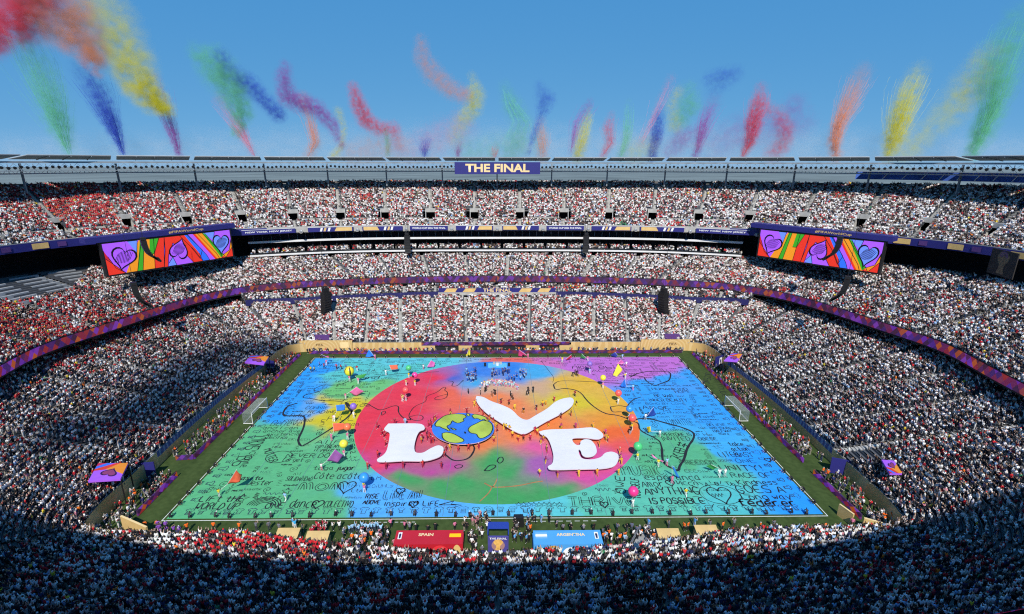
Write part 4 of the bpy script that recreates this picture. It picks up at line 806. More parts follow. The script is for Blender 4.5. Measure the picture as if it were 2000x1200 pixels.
for L, w in [(Z2([(640,195),(570,235),(500,245),(440,240),(380,265),(375,280),(420,285),(320,305),(300,325),(360,330),(430,345),(500,345),(560,350),(580,335)]),.24),(Z2([(270,360),(200,380),(172,430),(190,445),(300,440),(320,455),(312,520),(270,600),(290,640),(312,638),(640,432),(600,362),(578,352),(602,392),(632,430)]),.42),
  (Z2([(690,360),(725,362),(760,385),(810,410),(900,375),(930,380),(925,420),(960,460),(1010,470)]),.26),(Z2([(1010,470),(990,440),(1030,380),(1110,350),(1105,315),(1180,290),(1220,255),(1240,260),(1225,275),(1250,290),(1240,330),(1160,340),(1170,320),(1250,300)]),.2),(Z2([(820,440),(845,425),(840,410),(815,420),(820,440)]),.2),(Z2([(1000,450),(1050,435),(1090,445),(1085,470),(1030,475),(1000,455)]),.2),(Z2([(640,195),(760,190),(900,170),(1100,160),(1190,155)]),.22),(Z2([(1250,215),(1290,220),(1270,250),(1310,250),(1350,210)]),.2),
  (Z3([(270,240),(300,215),(400,215),(600,225),(720,235),(820,245)]),.24),(Z3([(270,240),(280,275),(345,262),(440,280),(500,360),(600,430),(700,440),(790,480),(825,490),(830,540),(960,600),(975,650)]),.34),(Z3([(975,650),(980,740),(1010,770),(1085,805),(1090,770),(1120,730),(1140,650),(1185,590),(1185,550),(1100,515),(1000,490),(900,460),(830,460),(800,470)]),.46),(Z3([(640,385),(700,375),(750,385),(760,365),(790,335),(840,320)]),.26),(Z3([(640,385),(650,420),(720,415),(750,440)]),.26),
  (Z3([(760,180),(860,185),(870,215),(930,250),(960,235),(1025,215),(1035,170),(1020,155),(900,150),(820,165),(770,190)]),.36),(Z5([(560,690),(620,740),(720,725),(760,660),(745,630)]),.34),(Z5([(625,772),(650,760),(682,765),(670,782),(635,785),(625,772)]),.2),(Z5([(820,800),(850,765),(890,762),(895,778),(850,802),(820,800)]),.24),(Z5([(903,738),(915,713),(940,712),(945,735),(920,755),(903,738)]),.24),(Z5([(1190,85),(1240,150),(1275,195),(1265,225)]),.12)]:
    k = Ink(); k.stroke(chaikin(L, 2), w, .05); o = k.build('map_outline', CLOTH, M_INK)
k = Ink()
def heart_px(px, py, w):
    c = atz(px, py); P = [(c.x+a, c.y+b) for a, b in heart(0, 0, w, w*1.1)]; kk = Ink(); kk.stroke(P+[P[0]], .22); kk.build('drawn_heart', CLOTH, M_INK)
for q in [(620.7,985,2.0),(677,951,3.2),(782,959.5,1.6),(808,985,1.6),(1309,944,1.6),(1406.5,966,4.2),(1500,899,1.2),(1180,986,1.4)]: heart_px(*q)
c = atz(1406.5, 966); kk = Ink(); kk.stroke([(c.x+3.4*math.cos(a), c.y+2.6*math.sin(a)) for a in np.linspace(0, 6.3, 30)], .12)
for a in np.linspace(0, 6.2, 16): kk.stroke([(c.x+3.9*math.cos(a), c.y+3.0*math.sin(a)), (c.x+5*math.cos(a), c.y+3.8*math.sin(a))], .12)
kk.build('drawn_sun', CLOTH, M_INK)
# small doodles: stars, shirts in a row along the edges, swirls, and lines of small writing
def star(cx, cy, r): return [(cx+r*(1 if i % 2 == 0 else .42)*math.sin(i*math.pi/5), cy+r*(1 if i % 2 == 0 else .42)*math.cos(i*math.pi/5)) for i in range(11)]
SHIRT = [(-.35,-.8),(-.35,.25),(-.6,.1),(-.8,.45),(-.3,.8),(-.12,.66),(.12,.66),(.3,.8),(.8,.45),(.6,.1),(.35,.25),(.35,-.8),(-.35,-.8)]
kk = Ink()
for x in np.arange(-49.5, 50.5, 2.0): s = random.uniform(.75, 1.0); kk.stroke([(x+a*s+random.uniform(-.05,.05), 2.0+b*s) for a, b in SHIRT], random.choice([.08, .1, .14]), .044); [kk.stroke([(x-.3, 1.5+q*.3), (x+.3, 1.5+q*.3+random.uniform(-.1,.1))], .1, .044) for q in range(random.randint(0, 3))]
for y in np.arange(5, 64, 2.2):
    for x in (-50.2, 50.2): s = random.uniform(.7, 1.0); kk.stroke([(x+b*s, y+a*s) for a, b in SHIRT], random.choice([.08, .1, .14]), .044); [kk.stroke([(x-.5+q*.3, y-.3), (x-.5+q*.3, y+.3)], .12, .044) for q in range(random.randint(0, 4))]
o = kk.build('drawn_shirts', CLOTH, M_INKF); o['kind'] = 'stuff'
kk = Ink()
for k in range(9): p = atz(1013+k*10, 986); kk.stroke(star(p.x, p.y, .6), .1, .044)
for px, py in [(1205,960),(1330,985),(1362,812),(1300,800),(1395,808),(560,960),(470,975),(640,880),(1440,890)]: p = atz(px, py); kk.stroke(star(p.x, p.y, random.uniform(.8, 1.4)), .16, .044)
a, b = atz(857, 987), atz(902, 986); kk.stroke([(a.x, a.y), (a.x+2.4, a.y+1), (a.x+2.0, a.y+.2), (b.x, b.y-.2), (a.x+2.6, a.y-.6), (a.x+2.9, a.y), (a.x, a.y)], .18, .044)
for k in range(5): p = atz(465, 990); kk.stroke([(p.x+4+(1.2+.4*k)*math.cos(q), p.y+(1.0+.35*k)*math.sin(q)) for q in np.linspace(.1, 3.0, 12)], .16, .044)     # a drawn rainbow
p = atz(545, 893); kk.stroke([(p.x+2.4*math.cos(q), p.y+2.0*math.sin(q)) for q in np.linspace(0, 6.3, 24)], .16, .044)
o = kk.build('drawn_doodles', CLOTH, M_INK); o['kind'] = 'stuff'
letters = 'abcdehiklmnorstuvwyAEHIKLMNORSTUVLOVEPEACE'
kk = Ink(); kf = Ink(); n = 0; tries = 0
while n < 1150 and tries < 26000:
    tries += 1; x, y = random.uniform(-49, 47), random.uniform(4, 66.5); vert = random.random() < .16; L = random.uniform(1.4, 5.0); h = random.choice([.45, .55, .7, .9, 1.1]) if n < 500 else random.choice([.4, .5, .6]); dx, dy = (0, L) if vert else (L, 0)
    if any(math.hypot(x+dx*f-0, y+dy*f-34) < 31.6 for f in (0, .5, 1)) or x+dx > 49.2 or y+dy > 67: continue
    bx = (x-(h if vert else 0), y-.2, x+dx+.1, y+dy+(0 if vert else h)+.1)
    if any(bx[0] < b[2] and bx[2] > b[0] and bx[1] < b[3] and bx[3] > b[1] for b in BOX): continue
    BOX.append(bx); m = max(2, int(L/h*1.5)); s = ''.join(random.choice(letters) for _ in range(m)); q = random.random(); tgt = kk if random.random() < .8 else kf
    if q < .78: tgt.word(s, (x, y), (x+dx, y+dy), h, random.choice([.08, .1, .13, .17]), jit=.3)
    elif q < .9: tgt.stroke([(x+dx*u+(math.sin(u*25)*h*.4 if vert else 0), y+dy*u+(0 if vert else h*.5+math.sin(u*22)*h*.45)) for u in np.linspace(0, 1, 40)], .11, .044)
    else:
        r = h; tgt.stroke([(x+r+r*u*math.cos(u*14), y+r*.5+r*u*math.sin(u*14)) for u in np.linspace(.1, .8, 30)], .1, .044)
    n += 1
o = kk.build('small_handwriting', CLOTH, M_INK); o['kind'] = 'stuff'; o = kf.build('faded_handwriting', CLOTH, M_INKF); o['kind'] = 'stuff'

M_SPRAY = mat('orange_spray', lin('#a8784c'), .8, .3, .8); M_SEAM = mat('seam_thread', (.10,.2,.24), .8, 0)
for L, w in [(Z5([(820,880),(870,908),(960,906),(1060,895),(1140,876),(1200,868)]),.28),(Z5([(870,905),(850,945),(790,1000)]),.2),(Z5([(905,850),(890,885),(875,905)]),.2)]: kk = Ink(); kk.stroke(chaikin(L, 2), w, .034); kk.build('sprayed_streak', DISC, M_SPRAY)
for x in np.arange(-43.5, 50, 8.7): kk = Ink(); kk.stroke([(x, y) for y in np.linspace(.5, 67.5, 20)], .07, .036); kk.build('cloth_seam', CLOTH, M_SEAM)
# ------------------------------------------------------------------ the raised letters L, V, E and the globe, held at waist height
M_LET = mat('white_letter_fabric', (.74,.73,.76), .75, .05, .22, bump=.12); M_SKIRT = mat('letter_edge', (.62,.40,.46), .8, .1, .6)
def raised(name, label, cat, pts, m, z0=.93, z1=1.06):
    P = [tuple(atz(700+a/3.3333, 680+b/3.3333, z1))[:2] for a, b in pts]; P = [tuple(q) for q in chaikin(P+[P[0]], 2)[:-1]]
    bm = bmesh.new(); vs = [bm.verts.new((x, y, z1)) for x, y in P]; f = bm.faces.new(vs); bmesh.ops.recalc_face_normals(bm, faces=[f])
    if f.normal.z < 0: f.normal_flip()
    r = bmesh.ops.extrude_face_region(bm, geom=[f]); bmesh.ops.translate(bm, vec=(0, 0, z0-z1), verts=[v for v in r['geom'] if isinstance(v, bmesh.types.BMVert)])
    bmesh.ops.triangulate(bm, faces=[q for q in bm.faces if len(q.verts) > 4])
    me = bpy.data.meshes.new('sheet'); bm.to_mesh(me); bm.free(); me.materials.append(m); me.materials.append(M_SKIRT)
    for p in me.polygons: p.material_index = 0 if abs(p.normal.z) > .5 else 1
    t = thing(name, label, cat); link('sheet', me, t); return t, P
raised('letter_sheet', 'white letter L sheet held up by red clad dancers', 'letter', [(195,492),(400,490),(428,505),(434,530),(398,540),(378,575),(362,640),(368,682),(420,684),(465,655),(520,630),(557,645),(550,690),(525,712),(440,738),(300,735),(180,742),(125,742),(118,724),(160,700),(185,670),(200,600),(206,550),(175,540),(165,525)], M_LET)
raised('letter_sheet', 'white bird shaped letter V sheet held up by dancers', 'letter', [(770,312),(815,318),(860,345),(935,370),(1000,400),(1050,455),(1100,472),(1150,440),(1230,395),(1280,350),(1330,328),(1390,320),(1406,345),(1388,385),(1320,430),(1230,475),(1150,522),(1100,556),(1060,562),(1010,540),(930,490),(860,445),(805,400),(775,360),(762,330)], M_LET)
raised('letter_sheet', 'white letter E sheet held up by pink and yellow clad dancers', 'letter', [(1175,545),(1225,530),(1390,527),(1500,516),(1545,520),(1592,555),(1597,580),(1560,597),(1480,585),(1390,586),(1396,612),(1422,634),(1446,630),(1445,606),(1475,592),(1515,598),(1545,635),(1555,680),(1530,706),(1482,712),(1455,698),(1448,668),(1432,656),(1436,690),(1455,722),(1520,727),(1580,712),(1604,682),(1650,672),(1692,690),(1697,722),(1672,770),(1600,787),(1450,790),(1300,793),(1240,792),(1230,770),(1265,755),(1272,700),(1250,620),(1225,575),(1185,562)], M_LET)
ell = [(682+204*math.cos(a), 525+102*math.sin(a)) for a in np.linspace(0, 2*math.pi, 40)[:-1]]
GLOBE, _ = raised('globe_sheet', 'round blue and green globe sheet held up between letters L and V', 'globe', ell, mat('globe_blue', lin('#2f78dc'), .75, .2, .35))
M_LAND = mat('globe_land', lin('#a8bd4a'), .75, .22, .3)
for L in [[(520,470),(560,440),(620,428),(690,432),(705,450),(680,462),(690,475),(650,492),(620,480),(612,470),(600,498),(575,508),(582,522),(598,535),(590,542),(565,528),(545,522),(530,512),(505,512),(497,500),(508,482)],[(545,555),(575,548),(620,558),(660,580),(690,598),(680,612),(640,620),(590,615),(560,600),(545,580)],[(770,490),(810,470),(850,478),(870,495),(876,525),(860,560),(820,585),(790,590),(775,575),(770,560),(730,555),(712,535),(725,512)],[(738,442),(752,430),(790,436),(830,450),(856,470),(835,478),(815,462),(800,472),(775,458),(755,462)],[(700,428),(722,427),(728,440),(712,446)],[(690,545),(700,550),(695,560)],[(598,520),(625,524),(640,534),(620,534)]]:
    P = [tuple(atz(700+a/3.3333, 680+b/3.3333, 1.06))[:2] for a, b in L]; P = [tuple(q) for q in chaikin(P+[P[0]], 1)[:-1]]
    mk('painted_land', [(x, y, 1.068) for x, y in P], [tuple(range(len(P)))], M_LAND, GLOBE); kk = Ink(); kk.stroke(P+[P[0]], .22, 1.074); kk.build('land_outline', GLOBE, M_INK)

# ------------------------------------------------------------------ pitchside walls and boards
def print_mat(name, base, arc_c, scale=.5):
    m = bpy.data.materials.new(name); m.use_nodes = True; n = m.node_tree.nodes; l = m.node_tree.links; b = n['Principled BSDF']; b.inputs['Roughness'].default_value = .7
    tc = n.new('ShaderNodeTexCoord'); w = n.new('ShaderNodeTexWave'); w.wave_type = 'RINGS'; w.rings_direction = 'SPHERICAL'; w.inputs['Scale'].default_value = scale; w.inputs['Distortion'].default_value = 2.5; w.inputs['Detail'].default_value = 1.5; l.new(tc.outputs['Object'], w.inputs['Vector'])
    r = n.new('ShaderNodeValToRGB'); r.color_ramp.elements[0].position = .55; r.color_ramp.elements[0].color = (*base, 1); r.color_ramp.elements[1].position = .72; r.color_ramp.elements[1].color = (*arc_c, 1); l.new(w.outputs[0], r.inputs[0]); l.new(r.outputs[0], b.inputs['Base Color']); return m
M_BEIGE = print_mat('beige_print', (.58,.38,.14), (.66,.47,.21), .35); M_BEIGEP = mat('beige_plain', (.60,.42,.17), .7, .12, .7); M_BLUEP = print_mat('blue_print', (.05,.10,.28), (.16,.28,.46), .8)
WALL = thing('perimeter_wall', 'beige and blue printed wall along the front of the lower stand', 'wall')
zt = 2.95
for k in range(0, NR, 7):
    I = [(k+j) % NR for j in range(8)]; q = off(R_IN, -.15)[I]+CEN; mid = q[4]; far = mid[1] > 60 and abs(mid[0]) < 60; n = len(q)
    def wseg(nm, z0, z1, m, o=0.0):
        qq = off(R_IN, -.15-o)[I]+CEN; return mk(nm, np.vstack([np.column_stack([qq, np.full(n, z0)]), np.column_stack([qq, np.full(n, z1)])]), [(i, i+1, n+i+1, n+i) for i in range(n-1)], m, WALL)
    if far and abs(mid[0]) < 22: wseg('wall_panel', 0, 1.75, M_DARK)  # near-black panel paints in the shade of the tunnel openings
    elif far: wseg('wall_panel', 0, 2.7, M_BEIGE)
    elif mid[1] < 0 and abs(mid[0]) < 56: wseg('wall_panel', 0, 2.6, M_CONC)
    elif mid[1] < 3: wseg('wall_panel', 0, 2.9, M_BEIGE)
    elif 16 < mid[1] < 56: wseg('wall_panel', 0, 1.7, M_BEIGEP); wseg('banner_panel', 1.7, zt, M_BLUEP)
    else: wseg('wall_panel', 0, 2.9, M_BEIGE)
ledge_strip('wall_coping', off(R_IN, -.05), 2.4, 2.72, M_CONC, WALL)
mbr = MB()
for x in (-20.5, -9.5, 10.5, 20.5): MB().box(x-2, x+2, 72.9, 73.3, 0, 1.9).build('beige_block', M_BEIGEP, WALL)
for px0, px1 in ((572, 690), (1250, 1372)):
    A, B = aty(px0, 690, 73.1), aty(px1, 690, 73.1); t, w, h = panel('corner_hoarding', 'tall beige hoarding lettered FIFA at the pitch corner beside the '+('screen end of red shirts' if px0 < 900 else 'trophy banner end'), 'hoarding', A, B, 0, 3.5, M_BEIGE, .3)
    text_on(t, 'FIFA', -w*.1 if px0 < 900 else -w*.05, w*.02 if px0 < 900 else w*.07, h*.52, h*.72, mat('brown_letter', (.12,.06,.02), .7, 0), -.17)
    MB().box(-w*.12, w*.12, .4, 1.6, h, h+1.3).build('camera_platform', M_PLUM, t); flat(t, 'brick_print', [(w*.3,1.2),(w*.44,1.2),(w*.44,3.0),(w*.3,3.0)], M_GOLDL, -.165)
# LED boards: separate runs along the pitch
def led_run(pts, label, h=.95, z=0.05, cat='led board'):
    t = thing('led_board', label, cat, group='perimeter LED boards')
    for (a, b) in zip(pts, pts[1:]):
        a, b = np.array(a), np.array(b); L = np.linalg.norm(b-a); k = max(1, int(round(L/4.0))); d = (b-a)/k; u = d/np.linalg.norm(d); nn = np.array([-u[1], u[0]])*.12
        for i in range(k):
            p, q = a+d*i+u*.02, a+d*(i+1)-u*.02; V = [(*(p-nn), z), (*(q-nn), z), (*(q+nn), z), (*(p+nn), z), (*(p-nn), z+h), (*(q-nn), z+h), (*(q+nn), z+h), (*(p+nn), z+h)]
            u0 = i*4.0; uv = [(u0,0),(u0+4,0),(u0+4,0),(u0,0),(u0,1),(u0+4,1),(u0+4,1),(u0,1)]
            mk('board_cabinet', V, [(0,3,2,1),(4,5,6,7),(0,1,5,4),(1,2,6,5),(2,3,7,6),(3,0,4,7)], M_LED, t, None, False, uv)
led_run([(-55, 71), (54.5, 71)], 'purple and orange LED board run along the far touch line'); led_run([(-22.5, 73.0), (21.5, 73.0)], 'purple LED board above the players tunnel opening', 1.05, 1.85)
led_run([(-57.3, 70), (-57.3, 17)], 'purple and orange LED board run behind the goal at the red-shirted end'); led_run([(-57.2, 11.5), (-57.0, 1)], 'short LED board between the corner tunnel and the red-shirted near corner')
led_run([(57.2, 70), (57.2, 14.5)], 'purple and orange LED board run behind the goal at the white-shirted end'); led_run([(57.0, 11), (57.2, -1)], 'short LED board between the corner tunnel and the white-shirted near corner')
led_run([(-60.5, 16.6), (-57.4, 16.9)], 'LED board return beside the corner tunnel with the heart roof')

# ------------------------------------------------------------------ goals
M_NET = mat('net_cord', (.72,.74,.74), .8, 0); M_POST = mat('goal_white', (.82,.82,.80), .4, 0)
def goal(x, s, label):
    t = thing('goal', label, 'goal', (x, 34, 0), 0, 'goals'); w, h, d = 3.66, 2.44, 2.0
    for sy in (-1, 1): MB().tube([(0, sy*w, 0), (0, sy*w, h)], .06, 8).build('goal_post', M_POST, t); MB().tube([(0, sy*w, .05), (s*d, sy*w, .05)], .06, 6).build('base_bar', M_POST, t); MB().tube([(s*d, sy*w, .05), (s*d, sy*w, h)], .03, 6).build('net_stanchion', M_RAIL, t)
    MB().tube([(0, -w-.07, h), (0, w+.07, h)], .06, 8).build('cross_bar', M_POST, t); MB().tube([(s*d, -w, .05), (s*d, w, .05)], .06, 6).build('base_bar', M_POST, t)
    mb = MB(); c = .008
    def rib(a, b):
        a, b = Vector(a), Vector(b); mb.tube([a, b], c, 3, cap=False)
    for y in np.arange(-w, w+.01, .24): rib((s*d, y, 0), (s*d, y, h)); rib((0, y, h), (s*d, y, h))
    for z in np.arange(.1, h, .24): rib((s*d, -w, z), (s*d, w, z)); rib((0, -w, z), (s*d, -w, z)); rib((0, w, z), (s*d, w, z))
    for x_ in np.arange(.1, d, .24): rib((s*x_, -w, h), (s*x_, w, h)); rib((s*x_, -w, 0), (s*x_, -w, h)); rib((s*x_, w, 0), (s*x_, w, h))
    o = mb.build('net', M_NET, t); o['kind'] = 'stuff'
    MB().tube([(s*(d+2.3), -w-2.6, 0), (s*(d+2.3), -w-2.6, 3.0)], .09, 6).build('net_pole', M_BLK, t)
goal(-52.56, -1, 'white goal with net in front of the red-shirted end'); goal(52.56, 1, 'white goal with net in front of the white-shirted end')

# ------------------------------------------------------------------ team benches, shelters and the trophy stand on the near side
def roof_pt(t): return t
def dugout(px0, px1, base, label, word, wcol, flag_left, arcs):
    zr = 2.5; A, B = atz(px0, 1036, zr), atz(px1, 1036, zr); yf = (A.y+B.y)/2; yb = atz((px0+px1)/2, 1062, zr-.2).y; w = B.x-A.x; cx = (A.x+B.x)/2; dp = yf-yb
    t = thing('team_dugout', label, 'dugout', (cx, yb, 0)); M_D = mat('dugout_'+word.lower(), lin(base), .45, .05, .5)
    MB().add([(-w/2,0,zr-.25),(w/2,0,zr-.25),(w/2,dp,zr),(-w/2,dp,zr),(-w/2,0,zr-.4),(w/2,0,zr-.4),(w/2,dp,zr-.15),(-w/2,dp,zr-.15)], [(0,1,2,3),(4,7,6,5),(0,4,5,1),(1,5,6,2),(2,6,7,3),(3,7,4,0)]).build('roof', M_D, t)
    MB().box(-w/2, w/2, -.1, 0, .1, zr-.25).build('back_panel', M_D, t)
    for sx in (-1, 1): MB().box(sx*w/2-.08, sx*w/2+.08, 0, dp, .1, zr-.42).build('side_panel', M_D, t)
    for k in range(14): x = -w/2+.5+k*(w-1)/13; MB().box(x-.25, x+.25, dp*.35, dp*.35+.5, .35, .5).box(x-.25, x+.25, dp*.35-.12, dp*.35, .35, 1.2).build('bench_seat', M_BLK, t)
    def rp(u, v, e=.012): return (-w/2+u*w, v*dp, zr-.25+.25*v+e)         # a point on the sloping roof
    def rpoly(nm, uv, m, e=.012): mk(nm, [rp(u, v, e) for u, v in uv], [tuple(range(len(uv)))], m, t)
    me = text_mesh(word, .03).copy(); me.materials.clear(); me.materials.append(mat('dugout_letters', lin(wcol), .5, 0)); o = link('lettering', me, t, rp(.34 if flag_left is False else .35, .56, .015)); tw = w*(.22 if word == 'SPAIN' else .42); o.scale = (tw, 1, dp*.22); o.rotation_euler = (-math.pi/2+math.atan2(.25, dp)+math.pi*0, 0, 0)
    o.rotation_euler = (math.atan2(.25, dp)-math.pi/2, 0, 0)
    o.location = rp(.34, .56, .02)
    fx = .03 if flag_left else .80
    if word == 'SPAIN':
        for k, (v0, v1, c) in enumerate([(.35,.47,'#c60b1e'),(.47,.73,'#ffc400'),(.73,.85,'#c60b1e')]): rpoly('flag_stripe', [(fx,v0),(fx+.17,v0),(fx+.17,v1),(fx,v1)], mat('flag_es%d' % (k % 2), lin(c), .6, 0), .02)
    else:
        for k, (v0, v1, c) in enumerate([(.4,.54,'#74acdf'),(.54,.70,'#f4f4f4'),(.70,.84,'#74acdf')]): rpoly('flag_stripe', [(fx,v0),(fx+.17,v0),(fx+.17,v1),(fx,v1)], mat('flag_ar%d' % (k % 2), lin(c), .6, 0), .02)
    lx = .9 if flag_left else .04; rpoly('tournament_mark', [(lx,.35),(lx+.055,.35),(lx+.055,.85),(lx,.85)], M_WHITEL, .02); rpoly('tournament_mark_cup', [(lx+.015,.4),(lx+.04,.4),(lx+.045,.7),(lx+.027,.78),(lx+.01,.7)], mat('mark_ink', (.03,.03,.08), .6, 0), .024)
    def bpoly(nm, xz, m, y=-.11): mk(nm, [(x, y, z) for x, z in xz], [tuple(range(len(xz)))], m, t)
    for (u0, u1, z1, c) in arcs:                                   # rounded print shapes on the back
        P = [(-w/2+w*u0, .15), (-w/2+w*u1, .15)]+[(-w/2+w*(u0+u1)/2+w*(u1-u0)/2*math.cos(a), .15+z1*(.35+.65*math.sin(a))) for a in np.linspace(0, math.pi, 14)]
        bpoly('rounded_print', P, mat('arc_'+c, lin(c), .6, .05, .5))
    return t
dugout(775, 905, '#b8202e', 'red team dugout lettered SPAIN', 'SPAIN', '#e6cfa0', False, [(.02,.36,1.5,'#e8c060'),(.55,.8,1.9,'#e0303a'),(.86,.98,2.0,'#d9b674')])
dugout(1041, 1172, '#4f9fe0', 'sky blue team dugout lettered ARGENTINA', 'ARGENTINA', '#c08a5a', True, [(.01,.15,1.7,'#e3c68e'),(.16,.4,1.9,'#d0a050'),(.42,.64,1.6,'#f0f2f4')])
for k, (px, py) in enumerate([(562,1049),(620,1055),(1306,1050),(1380,1043),(360,1051),(1560,1044)]):
    p = atz(px, py, 1.2); t = thing('beige_shelter', 'small beige pitchside shelter '+['behind the group of red tracksuits','beside the blue folding seats','next to the steel barrier ramp','farther along from the barrier ramp, by the orange steward','by the red flag at the near corner','low in front of the white shirts at the near corner'][k], 'shelter', (p.x, p.y, 0), 0, 'beige pitchside shelters'); w = 1.65; lo = .55 if k in (4, 5) else 0
    MB().add([(-w,-1,1.5-lo),(w,-1,1.5-lo),(w,.9,2.05-lo),(-w,.9,2.05-lo),(-w,-1,1.42-lo),(w,-1,1.42-lo),(w,.9,1.97-lo),(-w,.9,1.97-lo)], [(0,1,2,3),(4,7,6,5),(0,4,5,1),(1,5,6,2),(2,6,7,3),(3,7,4,0)]).build('roof', M_BEIGEP, t)
    MB().box(-w+.02, w-.02, -.98, -.9, 0, 1.42-lo).build('back_board', M_BEIGEP, t)
    for sx in (-1, 1): MB().box(sx*(w-.06)-.05, sx*(w-.06)+.05, -.9, .8, 0, 1.4-lo).build('side_board', M_BEIGEP, t)
    MB().box(-w+.2, w-.2, -.3, .2, .4, .48).build('bench', M_BLK, t)
A, B = atz(953, 1078, 0), atz(993, 1078, 0)
t, w, h = panel('trophy_stand', 'purple upright board with golden cup and THE FINAL facing the near stand', 'board', A, B, 0, 2.7, mat('purple_print', lin('#4a4690'), .5, .15, .8), .2)
text_on(t, 'THE FINAL', -w*.42, w*.42, h*.82, h*.94, M_WHITEL, -.12); flat(t, 'cup_glow', [(.95*math.cos(a), 1.2+.95*math.sin(a)) for a in np.linspace(0, 6.28, 25)[:-1]], mat('cup_halo', lin('#a07a78'), .6, .1, 1), -.115); flat(t, 'cup_picture', [(a*.42, .25+b*.33) for a, b in cup], mat('cup_gold', lin('#e0b060'), .5, .25, 2), -.125)
MB().tube([(-w/2,.3,2.7),(-w/2,2.4,2.9),(-w/2,2.4,0)], .09, 6).tube([(w/2,.3,2.7),(w/2,2.4,2.9),(w/2,2.4,0)], .09, 6).build('blue_frame', mat('frame_blue', lin('#28409a'), .5, 0), t)
MB().box(-w/2, w/2, 1.2, 2.6, 2.9, 3.0).build('blue_roof', mat('frame_blue', lin('#28409a'), .5, 0), t)
p = atz(1013, 1018, .8); t = thing('equipment_case', 'black equipment case stack at the near touch line', 'case', (p.x, p.y, 0)); MB().box(-.8,.8,-.5,.5,.02,.9).build('lower_case', M_BLK, t); MB().box(-.75,.7,-.45,.45,.92,1.7).build('upper_case', M_BLK, t)
p = atz(1262, 1048, .6); t = thing('barrier_ramp', 'grey steel barriers and ramp leading down from the near stand', 'ramp', (p.x, p.y, 0), -.5)
for sx in (-1.3, 1.3):
    for z in (.4, .75, 1.1): MB().tube([(sx, 1.5, z), (sx, -6, z+1.8)], .04, 5).build('rail', M_RAIL, t)
MB().add([(-1.2,1.5,.05),(1.2,1.5,.05),(1.2,-6,1.9),(-1.2,-6,1.9),(-1.2,1.5,-.02),(1.2,1.5,-.02),(1.2,-6,1.75),(-1.2,-6,1.75)], [(0,1,2,3),(4,7,6,5),(0,4,5,1),(1,5,6,2),(2,6,7,3),(3,7,4,0)]).build('ramp_deck', M_CONCL, t)

for k, (px0, py0, px1, py1, h) in enumerate([(236,1008,286,1030,2.2),(180,1030,225,1040,2.0),(1688,1012,1745,1028,2.2),(1640,985,1668,1005,2.0)]):
    A, B = atz(px0, py0, h), atz(px1, py1, h); t, w, hh = panel('corner_hoarding', 'angled beige hoarding panel at the near corner '+['by the purple volunteers','below the heart tunnel','below the long blue tunnel wall','beside a short LED board'][k], 'hoarding', A, B, 0, h, M_BEIGEP, .25); MB().box(-w/2, w/2, -.14, .14, hh, hh+.06).build('top_trim', M_GOLDL, t)
# ------------------------------------------------------------------ corner tunnels with painted roofs
def tunnel(roof_px, z, wallA, wallB, label, mark=True):
    P = [atz(a, b, z) for a, b in roof_px]; c = sum(P, Vector())/4; t = thing('tunnel_cover', label, 'tunnel', (c.x, c.y, 0))
    V = [(p.x-c.x, p.y-c.y, z) for p in P]+[(p.x-c.x, p.y-c.y, z-.3) for p in P]; mk('roof', V, [(0,1,2,3),(7,6,5,4),(0,4,5,1),(1,5,6,2),(2,6,7,3),(3,7,4,0)], PC['violet'], t)
    def q(u, v, e): p = P[0]*(1-u)*(1-v)+P[1]*u*(1-v)+P[2]*u*v+P[3]*(1-u)*v; return (p.x-c.x, p.y-c.y, z+e)
    for k, (uv, cc) in enumerate([([(.55,0),(.8,0),(1,.3),(1,.5)],'blue'),([(.8,0),(1,0),(1,.3)],'crimson'),([(.55,0),(.65,0),(1,.6),(1,1),(.75,1)],'red'),([(.62,.35),(1,.75),(1,1),(.45,1)],'orange'),([(.3,1),(.5,.7),(.6,1)],'orange')]): mk('painted_stripe', [q(u, v, .02+.003*k) for u, v in uv], [tuple(range(len(uv)))], PC[cc], t)
    hp = heart(.42, .55, .6, .5, 1.9); mk('painted_heart', [q(u, v, .05) for u, v in hp], [tuple(range(len(hp)))], PC['ink'], t); hp = heart(.42, .55, .48, .38, 1.9); mk('painted_heart_fill', [q(u, v, .055) for u, v in hp], [tuple(range(len(hp)))], PC['mauve'], t)
    A, B = atz(*wallA, 1.6), atz(*wallB, 1.6); d = Vector((B.x-A.x, B.y-A.y, 0)); L = d.length; ang = math.atan2(d.y, d.x); mid = (A+B)/2
    o = MB().box(-L/2, L/2, -.1, .1, .05, 3.1).build('blue_side_wall', M_NAVYB, t, (mid.x-c.x, mid.y-c.y, 0), ang)
    if mark: flat(o, 'white_tournament_mark', [(-.5,.7),(.5,.7),(.5,2.6),(-.5,2.6)], M_WHITEL, -.115); flat(o, 'tournament_mark_cup', [(-.22,.9),(.22,.9),(.3,1.9),(0,2.3),(-.3,1.9)], M_NAVY, -.12)
    for k in (0, 1, 2, 3): p = P[k]; MB().tube([(p.x-c.x, p.y-c.y, 2), (p.x-c.x, p.y-c.y, z-.3)], .1, 6).build('roof_post', M_BLK, t)
tunnel([(172,940),(192,905),(250,905),(235,936)], 6.4, (250,922), (303,917), 'tunnel cover painted with a violet heart beside the red-shirted near corner')
tunnel([(1722,898),(1738,925),(1762,925),(1746,900)], 6.2, (1622,908), (1715,925), 'tunnel cover with long blue wall beside the white-shirted near corner')
tunnel([(478,708),(490,694),(525,697),(515,712)], 6.0, (514,712), (536,716), 'painted tunnel cover at the far corner by the red-shirted end', False)
tunnel([(1414,704),(1430,690),(1450,692),(1440,706)], 6.0, (1397,708), (1416,702), 'painted tunnel cover at the far corner by the white-shirted end')

